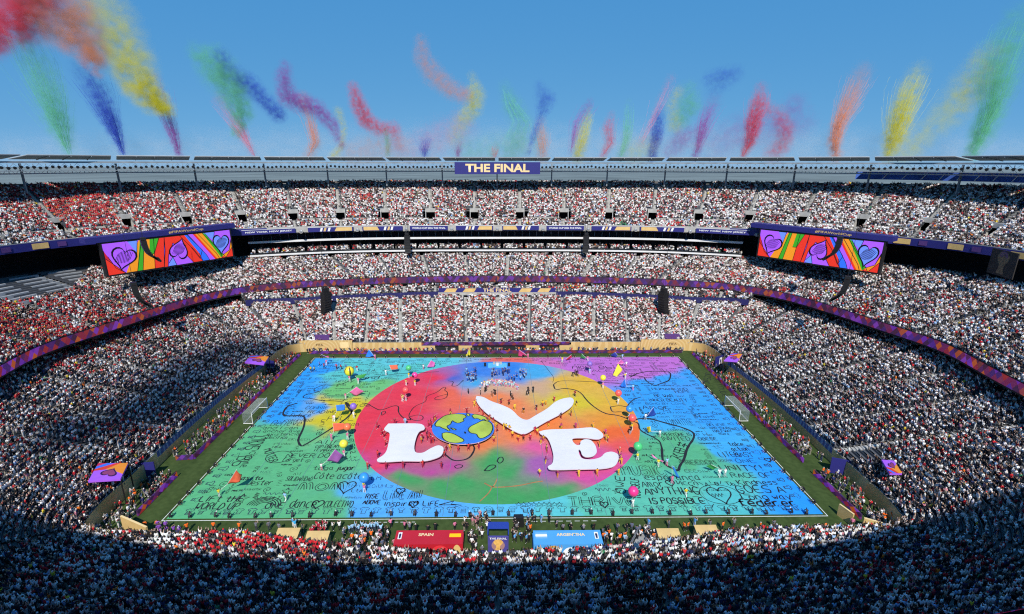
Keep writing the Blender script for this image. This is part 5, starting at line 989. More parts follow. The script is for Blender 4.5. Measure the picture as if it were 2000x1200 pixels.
# ------------------------------------------------------------------ flags on poles and big balls, each with its carrier
M_POLE = mat('flag_pole', (.75,.75,.75), .4, 0)
FC = dict(orange='#f0694a', pink='#e070b8', violet='#a05aa8', blue='#2f80e0', navy='#2c4aa0', yellow='#e6d63c', green='#3f9a4c', magenta='#c8407e', red='#e03a50')
def flag(corners, feet, col, where, tri=False):
    F = atz(*feet); d = F.y; cp = [aty(a, b, d+dy) for (a, b), dy in zip(corners, (0, .1, .9, .7))]
    if tri: cp = cp[:3]+[(cp[0]+cp[2])/2]
    lo = min(c.z for c in cp)
    if lo < .12: cp = [c+Vector((0, 0, .12-lo)) for c in cp]
    t = thing('flag_on_pole', '%s %s flag on a pole %s' % ('pointed' if tri else 'square', col, where), 'flag', (F.x, F.y, 0), 0, 'performers\' flags'); m = mat('flag_'+col, lin(FC[col]), .7, .08, 1.5); o3 = Vector((F.x, F.y, 0)); nu, nv = 9, 7; V = []; ph = random.uniform(0, 6)
    n = (cp[1]-cp[0]).cross(cp[3]-cp[0]).normalized()
    for j in range(nv):
        for i in range(nu):
            u, v = i/(nu-1), j/(nv-1); p = cp[0]*(1-u)*(1-v)+cp[1]*(1-u)*v+cp[2]*u*v+cp[3]*u*(1-v); p = p+n*(math.sin(u*6+v*2+ph)*.12*u); V.append(tuple(p-o3))
    o = mk('flag_cloth', V, [(j*nu+i, j*nu+i+1, (j+1)*nu+i+1, (j+1)*nu+i) for j in range(nv-1) for i in range(nu-1)], m, t, None, True)
    o.modifiers.new('thick', 'SOLIDIFY').thickness = .02
    MB().tube([(.05,-.3,1.05), tuple(cp[0]-o3), tuple(cp[1]-o3+(cp[1]-cp[0])*.05)], .03, 6).build('pole', M_POLE, t)
    person('carry', F.x-.02, F.y-.62 if False else F.y-.66, 0, math.pi/2+random.uniform(-.2,.2), random.choice([C_YEL, C_PINK, C_SKY, C_WHITE]), random.choice([C_WHITE, (.5,.5,.52), C_PINK]), 'performer carrying the %s %s flag %s' % ('pointed' if tri else 'square', col, where), 'flag carriers')
for a in [([(444,946),(461.4,918.7),(472.3,929.5),(469,941.4)],(433,966),'orange','near the words LIFT THE WORLD UP'),([(638,900.5),(654.5,878),(671,890),(660.5,903.5)],(631,915.5),'violet','above the word jugar'),([(651.5,843.5),(650,827),(672.5,827),(673,839)],(650,858.5),'orange','beside the orange ball'),([(657.5,803.6),(656,791.6),(673.4,790.4),(674,801.5)],(653.6,821),'blue','on the yellow patch of the cloth'),([(682,768),(696.5,757.4),(711,767),(696.5,775.4)],(677,777.5),'pink','above the yellow patch of the cloth'),([(698,739.4),(693.5,734.6),(716,730),(710,738.5)],(701.6,748.4),'green','held flat near the striped yellow ball'),([(764,722.6),(760.4,713.6),(776,713),(777.5,721.4)],(755,731.6),'orange','beside the green ball on the teal cloth'),([(833.6,719),(842,705.5),(849.5,710),(848,719)],(828,720.5),'pink','by the pink ball at the disc rim'),
  ([(731,696.5),(720.5,683),(713.6,698.6)],(734,701),'blue','at the far touch line on teal',True),([(642.5,699.5),(627.5,692.6),(633.5,698.6),(641,694.4)],(639.5,712.4),'magenta','at the blue far corner of the cloth'),([(911.6,693.5),(915,683),(918.5,686),(918,695)],(912.5,700),'yellow','at the far touch line before the tunnel'),([(1030,695),(1013.5,683),(1012,696.5)],(1031,699.5),'magenta','at the far touch line before the tunnel',True),([(1105,702.5),(1115.5,693.5),(1117,698),(1108.6,704.6)],(1097.5,707),'red','on the pink part of the cloth'),([(1145.5,701),(1136.5,692),(1132.6,701.6)],(1147,704),'green','on the pink part of the cloth',True),([(1207,698),(1201,690.5),(1192,697),(1201,701)],(1214.5,701),'navy','at the far edge of the pink cloth'),([(1204,711.5),(1213,702.5),(1219,708.5),(1214.5,713)],(1222,716),'pink','beside the violet ball'),([(1204,741.5),(1196.5,738.5),(1207,716),(1216,728)],(1220.5,737),'yellow','beside the yellow ball'),([(1223.5,755),(1220.5,740),(1211.5,753.5),(1216,756)],(1234.6,761),'blue','near the upper red ball'),([(1264,813.5),(1276,797),(1280.5,810.5),(1273,815)],(1259,818),'navy','beside the lower red ball'),([(1271.5,843.5),(1270,833),(1263,834.5),(1265,845)],(1286.5,851),'yellow','above the green ball on blue cloth'),([(1296,901),(1294,903.5),(1271.5,887),(1274.5,893)],(1300,906.5),'pink','near the word MUSIC'),([(1312,914),(1316.5,917),(1327,938),(1321,936.5)],(1310,941),'blue','across the word for hope'),([(1402,914),(1390,908),(1378,909.5),(1393,917)],(1412.5,927.5),'green','near the word UNITY')]: flag(*a)
def ball_mesh(col, stripes=None):
    bm = bmesh.new(); bmesh.ops.create_uvsphere(bm, u_segments=20, v_segments=12, radius=1.0); me = bpy.data.meshes.new('ball_skin'); bm.to_mesh(me); bm.free(); me.materials.append(mat('ball_'+col, lin(BC[col]), .35, .03, 1)); me.materials.append(mat('ball_patch', lin('#3a2030' if stripes != 'y' else '#b8a028'), .5, 0))
    for p in me.polygons:
        p.use_smooth = True; a = math.atan2(p.center.y, p.center.x)
        if (stripes == 'y' and int(a*20/6.283+20) % 4 == 0) or (stripes == 'h' and p.center.x < -.15 and p.center.z < .3): p.material_index = 1
    return me
BC = dict(green='#4fc47a', pink='#e84a9a', red='#f06060', violet='#8a6cc8', orange='#f07850', yellow='#e6e04a', blue='#3a94e8', magenta='#e83a8c', striped='#e8dc3c')
for px, py, col, r, where in [(798,719,'green',.72,'beside the orange flag on teal'),(810,733,'pink',.75,'at the rim of the rainbow disc'),(792,762,'red',.72,'above the red part of the rainbow disc'),(690,794,'violet',.75,'on the yellow patch of the cloth'),(678,834,'orange',.75,'beside the square orange flag'),(671,867,'yellow',.8,'beside the square violet flag'),(711,933,'blue',.85,'at the rim of the disc by the word RISE'),(682,725,'striped',1.25,'large, on the far blue cloth'),(1152,711,'violet',.72,'on the pink cloth'),(1178,738,'yellow',.72,'beside the square yellow flag'),(1208,768,'red',.78,'at the yellow rim of the disc'),(1229.5,799,'blue',.75,'at the rim of the disc beside blue cloth'),(1235,816.5,'red',.8,'at the orange rim of the disc'),(1246,872,'green',.85,'at the pink rim of the disc'),(1237,960,'magenta',.85,'above the word THRIVE')]:
    p = atz(px, py, 2.75); t = thing('big_ball', '%s inflatable ball on a pole %s' % (col if col != 'striped' else 'striped yellow', where), 'ball', (p.x, p.y, 0), 0, 'performers\' balls')
    o = link('ball_skin', ball_mesh(col, 'y' if col == 'striped' else 'h' if col == 'pink' else None), t, (0, 0, 2.75)); o.scale = (r, r, r); MB().tube([(0,0,1.0),(0,0,2.8-r)], .035, 6).build('pole', M_POLE, t)
    person('carry', p.x, p.y-.36, 0, math.pi/2, random.choice([C_SKY, C_YEL, C_PINK, C_WHITE]), C_WHITE, 'performer holding up the %s ball %s' % (col if col != 'striped' else 'striped yellow', where), 'ball carriers')

# ------------------------------------------------------------------ dancers round the letters and the globe
def z5(a, b, z=.9): return atz(700+a/3.3333, 680+b/3.3333, z)
def holders(pts, centre, cols, label, group):
    c = z5(*centre, 0)
    for a, b in pts:
        p = z5(a, b); f = math.atan2(c.y-p.y, c.x-p.x); person(random.choice(['hold', 'hold', 'dance', 'walk']), p.x, p.y, .05, f+random.uniform(-.3,.3), random.choice(cols), random.choice(cols), label, group)
REDS = [(.5,.03,.08),(.42,.02,.06),(.6,.06,.05),(.3,.02,.05)]; YELS = [(.75,.45,.03),(.8,.55,.05),(.75,.3,.03)]
holders([(178,765),(290,760),(418,755),(540,762),(58,765),(165,560),(175,615),(125,690),(120,505),(150,545),(236,480),(560,690),(572,655)], (300,620), REDS, 'dancer in red at the edge of the white letter L', 'dancers round the letter L')
holders([(305,478)], (300,620), [C_SKY], 'dancer in pale blue behind the top of letter L', 'dancers round the letter L')
holders([(440,548),(455,492),(500,455),(470,480),(408,600),(415,580),(445,580),(470,600),(485,600),(460,560),(595,645),(650,655),(717,645),(783,638),(490,465),(475,500)], (682,525), REDS+YELS[:1], 'dancer in dark red or yellow holding the globe sheet', 'dancers round the globe')
holders([(883,592),(905,525),(880,472),(705,408),(598,415),(840,470),(895,500)], (682,525), YELS+REDS, 'dancer in yellow or red at the globe edge towards letter V', 'dancers round the globe')
holders([(755,362),(785,400),(810,420),(855,450),(900,500),(945,508),(962,515),(985,525),(1003,562),(1040,587),(1075,580),(1120,582),(1150,532),(1165,545),(1240,492),(1320,442),(1385,425),(1420,362),(1410,298),(1275,332),(1220,355),(1200,362),(1160,388),(1075,408),(1018,383),(980,352),(928,345)], (1085,480), REDS+YELS+[(.05,.03,.03)], 'dancer in red, yellow or black along the edge of the letter V', 'dancers round the letter V')
holders([(1188,602),(1225,650),(1230,668),(1220,728),(1180,812),(1297,818),(1435,815),(1555,808),(1695,805),(1705,720),(1715,735),(1702,668),(1710,700),(1570,622),(1615,582),(1625,590),(1610,545),(1530,500),(1415,505),(1320,508),(1205,590)], (1440,660), YELS+[(.55,.06,.2),(.4,.05,.15)], 'dancer in yellow or pink at the edge of the white letter E', 'dancers round the letter E')
for a, b in [(715,280),(795,288),(825,272),(832,262),(870,300),(890,290),(885,285),(990,295),(995,310),(1005,318),(1095,290),(1105,270),(1110,285),(1138,272)]: p = z5(a, b); person(random.choice(['stand','walk','phone']), p.x, p.y, .04, random.uniform(0, 6.28), C_BLACK, C_BLACK, 'camera crew member in black between the choir and letter V', 'camera crew on the disc')
for a, b in [(1395,170),(1410,155),(1420,165),(1430,168)]: p = z5(a, b); person('walk', p.x, p.y, .04, random.uniform(0, 6.28), C_BLACK, (.1,.05,.03), 'crew member in black on the yellow part of the disc', 'camera crew on the disc')
for a, b in [(1770,540),(1775,530)]: p = z5(a, b); person('stand', p.x, p.y, .03, 2, C_BLACK, (.4,.4,.45), 'crew member in black at the orange rim of the disc', 'camera crew on the disc')
for a, b in [(285,330),(290,320),(310,225)]: p = z5(a, b); person('dance', p.x, p.y, .04, 1, (.7,.6,.2), C_WHITE, 'performer in cream under the red ball', 'performers on the disc')
for k in range(54):
    a = random.choice([random.uniform(700,770), random.uniform(830,960), random.uniform(950,1112), random.uniform(960,1080)]); b = random.uniform(140, 205) if a > 955 or a < 775 else random.uniform(140, 178); p = z5(a, b)
    person(random.choice(['dance','raised','wave','stand']), p.x, p.y, .04, -math.pi/2+random.uniform(-.6,.6), random.choice([C_BLUE, (.05,.25,.65), (.03,.08,.3), C_NAVY, (.2,.45,.75)]), random.choice([C_BLUE, C_NAVY, (.02,.03,.08)]), 'singer in blue on the blue part of the disc', 'blue singers')
for k in range(78):
    a = random.uniform(782, 1046); b = 204+((a-914)/132)**2*30+random.uniform(0, 30); p = z5(a, b)
    person(random.choice(['stand','clap','wave']), p.x, p.y, .04, -math.pi/2+random.uniform(-.3,.3), random.choice([C_PINK, C_WHITE, C_SKY, (.75,.4,.3), C_YEL, (.5,.75,.7), (.75,.3,.5)]), random.choice([C_WHITE, C_PINK, C_SKY, (.3,.3,.35)]), 'child of the choir in pastel clothes', 'pastel children choir', scale=.8)
p = z5(905, 118, 0); t = thing('band_stage', 'small white and pale blue band stage at the top of the disc', 'stage', (p.x, p.y, .03)); MB().box(-2.6,2.6,-1.2,1.4,0,.35).build('stage_deck', mat('stage_blue', lin('#5ab4e8'), .6, .1, 1), t)
for x in (-.9, .0, .9): MB().box(x-.35, x+.35, .3, .9, .36, .95).build('white_riser', M_CONCL, t)
MB().tube([(0,-.3,.36),(0,-.3,.9)], [.45,.45], 12).build('drum', M_WHITE, t)
for sx in (-3.4, 3.2): MB().box(sx-.3, sx+.3, -.3, .3, 0, .9).build('monitor_speaker', M_BLK, t)
# ------------------------------------------------------------------ cloth handlers along the edges, in black
def handler(x, y, f, where): person('kneel', x, y, .01, f+random.uniform(-.35,.35), random.choice([C_BLACK, (.03,.03,.035), (.05,.05,.06)]), C_BLACK, 'cloth handler in black crouching on the '+where, 'cloth handlers')
for x in np.arange(-51.2, 51.5, 3.15): handler(x+random.uniform(-.6,.6), .25+random.uniform(-.2,.3), math.pi/2, 'near edge of the cloth')
for x in np.arange(-50, 51, 3.6): handler(x+random.uniform(-.6,.6), 67.7, -math.pi/2, 'far edge of the cloth')
for y in np.arange(3, 66, 2.9): handler(-52.15+random.uniform(-.25,.25), y+random.uniform(-.6,.6), 0, 'cloth edge before the goal at the red-shirted end'); handler(52.15+random.uniform(-.25,.25), y+random.uniform(-.6,.6), math.pi, 'cloth edge before the goal at the white-shirted end')
for a, b in [(633,716),(524+100,711),(657,717),(666,718),(676,717),(697,720),(607,722),(614,722)]: p = atz(a, b, .8); person('walk', p.x, p.y, .03, random.uniform(0,6.28), random.choice([C_RED, C_YEL, C_BLUE, C_BLACK]), random.choice([C_BLACK, C_WHITE]), 'performer walking on the blue far corner of the cloth', 'performers on the cloth')
for a, b in [(557,972),(1340,963),(1286,905),(1405,925),(1221,735),(711,950),(653,818)]: p = atz(a, b, .8); person('walk', p.x, p.y, .03, 1.2, random.choice([C_SKY, C_YEL, C_WHITE]), C_WHITE, 'performer in pale clothes walking on the handwriting', 'performers on the cloth')

# ------------------------------------------------------------------ staff, photographers and stewards beside the pitch
def staff(px, py, shirt, tr, label, group, pose=None, z=.9): p = atz(px, py, z); person(pose or random.choice(['stand','walk','phone','stand','clap']), p.x, p.y, 0, random.uniform(.4, 2.7), shirt, tr, label, group)
for a, b in [(365,1030),(417,1027),(467,1029),(307,1023),(283,1025),(264,968),(262,982),(290,948),(1336,1028),(1344,1028),(1412,1027),(1485,1028),(1612,1028),(1221,1047),(1211,1051),(1190,1041),(1179,1048),(1277,1048),(1252,1041),(1036,1032),(705,1052),(712,1058),(725,1045),(688,1050),(1617,925),(1608,920)]: staff(a, b, C_ORANGE, C_BLACK, 'steward in bright orange vest at the edge of the pitch', 'orange stewards')
for k in range(12): staff(random.uniform(603, 637), random.uniform(1022, 1040), random.choice([(.35,.02,.05),(.5,.03,.05)]), (.3,.02,.04), 'squad member in dark red tracksuit by the near touch line', 'red squad')
for k in range(11): staff(682+k*6.2, random.uniform(1026, 1033), (.32,.58,.85), (.05,.06,.12), 'squad member in sky blue shirt by the near touch line', 'sky blue squad', random.choice(['raised','clap','stand']))
for a, b in [(635,1031),(649,1027),(663,1027)]: staff(a, b, C_WHITE, C_BLACK, 'person in white shirt between the red and sky blue squads', 'near touch line staff')
for a, b in [(576,1024),(572,1020)]: staff(a, b, (.05,.4,.75), C_WHITE, 'person in turquoise shirt left alone beside the red squad', 'near touch line staff')
for a, b in [(1357,1020),(1267,1021),(1057,1012)]: staff(a, b, (.1,.35,.75), (.3,.4,.6), 'person in blue shirt on the grass by the near touch line', 'near touch line staff')
for a, b in [(1307,1023),(1387,1025),(1434,1022),(525,1027),(545,1030),(590,1030),(500,1028),(1512,1024)]: staff(a, b, (.14,.15,.18), (.05,.05,.07), 'official in grey on the grass by the near touch line', 'near touch line staff')
for k in range(18): staff(random.uniform(903, 962), random.uniform(1006, 1030), random.choice([C_BLACK, C_BLACK, (.5,.2,.25), C_WHITE]), random.choice([C_BLACK, (.3,.25,.2)]), 'photographer in the cluster between the dugouts', 'photographers between the dugouts', random.choice(['phone','phone','stand']))
for k in range(22): staff(random.uniform(1000, 1036), random.uniform(1010, 1058), random.choice([C_BLACK, C_BLACK, (.1,.35,.7), (.2,.2,.22)]), C_BLACK, 'crew member in dark clothes beside the sky blue dugout', 'crew between the dugouts')
for k in range(18): staff(random.uniform(908, 950), random.uniform(1035, 1075), random.choice([C_BLACK, C_WHITE, C_BLACK, (.15,.15,.17)]), C_BLACK, 'crew member in dark clothes between red dugout and trophy board', 'crew between the dugouts')
for k in range(42): staff(random.uniform(668, 772), random.uniform(1036, 1066), random.choice([(.12,.15,.24), (.1,.12,.2), C_BLACK, (.25,.27,.32), C_WHITE, (.5,.2,.25)]), random.choice([C_BLACK, (.06,.07,.1)]), 'staff member in the group beside the red dugout', 'staff beside the red dugout')
for k in range(34): staff(random.uniform(1176, 1292), random.uniform(1028, 1060), random.choice([(.12,.14,.22), C_BLACK, C_BLACK, (.25,.25,.3), C_WHITE, C_SKY]), random.choice([C_BLACK, (.06,.07,.1)]), 'staff member in the group beside the sky blue dugout', 'staff beside the sky blue dugout')
for k in range(12): staff(random.uniform(308, 352), random.uniform(1024, 1042), C_PURP, C_BLACK, 'volunteer in purple shirt at the near corner', 'purple volunteers')
for a, b in [(1073,1013),(1040,1009),(1045,1014),(1088,1023),(1100,1030),(1115,1030),(1140,1032),(1160,1030),(790,1026),(800,1030),(812,1032),(835,1033),(850,1030),(888,1026),(763,1022),(1660,1008),(1665,1020)]: staff(a, b, random.choice([C_BLACK, C_BLACK, C_PINK, (.2,.2,.25)]), C_BLACK, 'crew member in dark clothes on the near grass', 'near touch line staff')
DARKS = [C_BLACK, C_BLACK, (.04,.05,.06), (.06,.07,.06), (.12,.12,.14), C_WHITE, (.3,.3,.32), C_NAVY, (.1,.16,.12), C_RED, C_ORANGE]
SP = []; SR = []
def strip_people(n, x0, x1, y0, y1, face):
    for k in range(n): SP.append((random.uniform(x0, x1), random.uniform(y0, y1), 0.0)); SR.append(face)
strip_people(230, -61.9, -57.8, 17.5, 70, 0); strip_people(60, -61.6, -57.8, 1, 11.5, 0); strip_people(240, 57.8, 61.9, 15, 70, math.pi); strip_people(66, 57.8, 61.6, -2, 11, math.pi); strip_people(210, -56, 55, 71.4, 72.7, -math.pi/2); strip_people(60, -60, -46, -7.4, -3.6, math.pi/2); strip_people(60, 46, 60, -7.4, -3.8, math.pi/2); strip_people(26, -61, -57.8, -5, 2, 0); strip_people(26, 57.8, 61, -6, 0, math.pi)
crowd('pitchside_crowd', np.array(SP), np.array(SR), 'photographers and stewards in dark clothes packed behind the LED boards', DARKS)

# ------------------------------------------------------------------ spectators
def low_keep(P):
    a, b, _ = project(P); return ~((np.abs(a-1690+(b-893)*.5) < 34) & (np.abs(b-893) < 11))       # a patch of empty seats by the long blue tunnel wall
P, R = T_LOW.people(.975, keep=low_keep)
M_DESK = mat('white_desk', (.36,.38,.40), .6, .08, .6)
for r in range(18, 32, 2):            # press desks under the overhang at one end
    t_ = (r+.1)/T_MID.rows; ii = [i for i in range(NR) if T_MID.mid[i, 0] < -90 and -8 < T_MID.mid[i, 1] < 44]
    for k in range(0, len(ii)-6, 8):
        t = None; q = np.array([T_MID.pos(t_)[i] for i in ii[k:k+7]])+CEN; z = np.array([T_MID.z(r)[i] for i in ii[k:k+7]]); n = len(q); o_ = np.array([outward(T_MID.mid)[i] for i in ii[k:k+7]])*.45
        V = np.vstack([np.column_stack([q, z]), np.column_stack([q, z+.85]), np.column_stack([q+o_, z+.9]), np.column_stack([q+o_, z+.8])]); c = V.mean(0)
        o = mk('press_desk', V-c, [(j*n+i, j*n+i+1, (j+1)*n+i+1, (j+1)*n+i) for j in range(3) for i in range(n-1)], M_DESK); o.location = c; tag(o, 'long pale press desk in the shade under the upper stand', 'desk', 'press desks')
d = np.linalg.norm(P-np.array(CAM_LOC), axis=1); px, py, zz = project(P); inf = (px > 10) & (px < 1990) & (py > 60) & (py < 1192); order = np.argsort(np.where(inf, d, 1e9))[:300]
near = np.zeros(len(P), bool); near[order] = True
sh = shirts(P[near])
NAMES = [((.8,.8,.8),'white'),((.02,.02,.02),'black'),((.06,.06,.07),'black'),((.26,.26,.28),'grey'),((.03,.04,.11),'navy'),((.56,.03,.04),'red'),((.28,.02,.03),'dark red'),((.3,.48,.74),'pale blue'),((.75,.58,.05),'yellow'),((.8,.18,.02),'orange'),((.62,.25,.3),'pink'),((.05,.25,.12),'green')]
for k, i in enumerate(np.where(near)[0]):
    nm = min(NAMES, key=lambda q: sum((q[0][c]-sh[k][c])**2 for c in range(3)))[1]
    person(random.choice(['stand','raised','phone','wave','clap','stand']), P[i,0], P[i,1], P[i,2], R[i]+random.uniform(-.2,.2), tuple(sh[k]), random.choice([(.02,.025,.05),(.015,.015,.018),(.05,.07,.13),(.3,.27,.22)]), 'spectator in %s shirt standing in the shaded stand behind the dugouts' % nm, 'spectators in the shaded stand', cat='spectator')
crowd('lower_crowd', P[~near], R[~near], 'dense crowd filling the lowest ring of seats around the pitch')
P, R = T_LOW2.people(.92, keep=lambda P: P[:, 1] > -20); crowd('club_crowd', P, R, 'rows of people under the overhang below the glowing ribbon board')
def mid_keep(P):
    a, b, _ = project(P); return (P[:, 1] > 5) & ~((a < 185-(b-520)*.9) & (b < 592) & (P[:, 0] < 0) & (P[:, 2] > 21.3))
P, R = T_MID.people(.95, keep=mid_keep); P2, R2 = T_MIDS.people(.95, keep=mid_keep); P = np.vstack([P, P2]); R = np.concatenate([R, R2]); crowd('middle_crowd', P, R, 'dense crowd filling the middle ring of seats above the ribbon board')
P, R = SUITE_T.people(.92, .5, keep=lambda P: (P[:, 1] > 40) & (np.abs(P[:, 0]) < 83)); crowd('suite_crowd', P, R, 'guests on the balcony of the suite level')
P, R = T_UP.people(.94, keep=lambda P: P[:, 1] > 5); crowd('upper_crowd', P, R, 'dense crowd filling the steep upper ring of seats')

# ------------------------------------------------------------------ coloured smoke: soft clouds and falling streaks of daylight fireworks
SMOKE_C = dict(red=(.95,.10,.16), orange=(.98,.40,.20), yellow=(.92,.84,.06), green=(.22,.68,.36), blue=(.06,.12,.68), purple=(.46,.08,.46), pink=(.95,.30,.42), grey=(.80,.83,.86))
def smoke_tree(name, samples, bounds, vox, noise, mat_, seed, thr):
    g = bpy.data.node_groups.new(name, 'GeometryNodeTree'); g.interface.new_socket('Geometry', in_out='INPUT', socket_type='NodeSocketGeometry'); g.interface.new_socket('Geometry', in_out='OUTPUT', socket_type='NodeSocketGeometry')
    N = g.nodes.new; L = g.links.new; gi = N('NodeGroupInput'); go = N('NodeGroupOutput'); vc = N('GeometryNodeVolumeCube'); sm = N('GeometryNodeSetMaterial'); sm.inputs['Material'].default_value = mat_
    lo, hi = bounds; vc.inputs['Min'].default_value = lo; vc.inputs['Max'].default_value = hi
    for k, a in enumerate('XYZ'): vc.inputs['Resolution '+a].default_value = max(6, min(160, int((hi[k]-lo[k])/vox)))
    pos = N('GeometryNodeInputPosition'); nz = N('ShaderNodeTexNoise'); nz.noise_dimensions = '3D'; nz.inputs['Scale'].default_value = noise; nz.inputs['Detail'].default_value = 6; nz.inputs['Roughness'].default_value = .68
    wv = N('ShaderNodeVectorMath'); wv.operation = 'MULTIPLY_ADD'; wv.inputs[1].default_value = (2.6/noise*.30,)*3; L(pos.outputs[0], wv.inputs[2])
    nz2 = N('ShaderNodeTexNoise'); nz2.inputs['Scale'].default_value = noise*.55; nz2.inputs['Detail'].default_value = 4
    sb = N('ShaderNodeVectorMath'); sb.operation = 'SUBTRACT'; sb.inputs[1].default_value = (.5, .5, .5); L(nz2.outputs['Color'], sb.inputs[0]); L(sb.outputs[0], wv.inputs[0])
    off_ = N('ShaderNodeVectorMath'); off_.operation = 'ADD'; off_.inputs[1].default_value = (seed*7.3, seed*3.1, seed*5.7); L(pos.outputs[0], off_.inputs[0]); L(off_.outputs[0], nz.inputs['Vector']); L(off_.outputs[0], nz2.inputs['Vector'])
    sn = N('GeometryNodeSampleNearest'); L(gi.outputs[0], sn.inputs['Geometry']); L(wv.outputs[0], sn.inputs['Sample Position'])
    def smp(attr, t):
        si = N('GeometryNodeSampleIndex'); si.data_type = t; L(gi.outputs[0], si.inputs['Geometry']); L(sn.outputs[0], si.inputs['Index'])
        if attr: a = N('GeometryNodeInputNamedAttribute'); a.data_type = t; a.inputs[0].default_value = attr; L(a.outputs[0], si.inputs['Value'])
        else: p2 = N('GeometryNodeInputPosition'); L(p2.outputs[0], si.inputs['Value'])
        return si.outputs[0]
    ds = N('ShaderNodeVectorMath'); ds.operation = 'DISTANCE'; L(wv.outputs[0], ds.inputs[0]); L(smp(None, 'FLOAT_VECTOR'), ds.inputs[1])
    dv = N('ShaderNodeMath'); dv.operation = 'DIVIDE'; L(ds.outputs['Value'], dv.inputs[0]); L(smp('rad', 'FLOAT'), dv.inputs[1])
    fo = N('ShaderNodeMapRange'); fo.interpolation_type = 'SMOOTHSTEP'; fo.inputs[1].default_value = 1.0; fo.inputs[2].default_value = .0; fo.inputs[3].default_value = 0; fo.inputs[4].default_value = 1; L(dv.outputs[0], fo.inputs[0]); fp = N('ShaderNodeMath'); fp.operation = 'POWER'; fp.inputs[1].default_value = 1.25; L(fo.outputs[0], fp.inputs[0])
    nr = N('ShaderNodeMapRange'); nr.inputs[1].default_value = thr; nr.inputs[2].default_value = thr+.22; nr.inputs[3].default_value = 0; nr.inputs[4].default_value = 1; L(nz.outputs[0], nr.inputs[0])
    m1 = N('ShaderNodeMath'); m1.operation = 'MULTIPLY'; L(fp.outputs[0], m1.inputs[0]); L(nr.outputs[0], m1.inputs[1]); m2 = N('ShaderNodeMath'); m2.operation = 'MULTIPLY'; L(m1.outputs[0], m2.inputs[0]); L(smp('den', 'FLOAT'), m2.inputs[1])
    L(m2.outputs[0], vc.inputs['Density']); L(vc.outputs[0], sm.inputs[0]); L(sm.outputs[0], go.inputs[0]); return g
def smoke_mat(col):
    nm = 'smoke_'+col
    if nm in MATS: return MATS[nm]
    m = bpy.data.materials.new(nm); m.use_nodes = True; n = m.node_tree.nodes; l = m.node_tree.links; n.clear(); o = n.new('ShaderNodeOutputMaterial'); pv = n.new('ShaderNodeVolumePrincipled')
    pv.inputs['Color'].default_value = (*SMOKE_C[col], 1); pv.inputs['Density'].default_value = 1.0; pv.inputs['Anisotropy'].default_value = -.1; l.new(pv.outputs[0], o.inputs['Volume']); MATS[nm] = m; return m
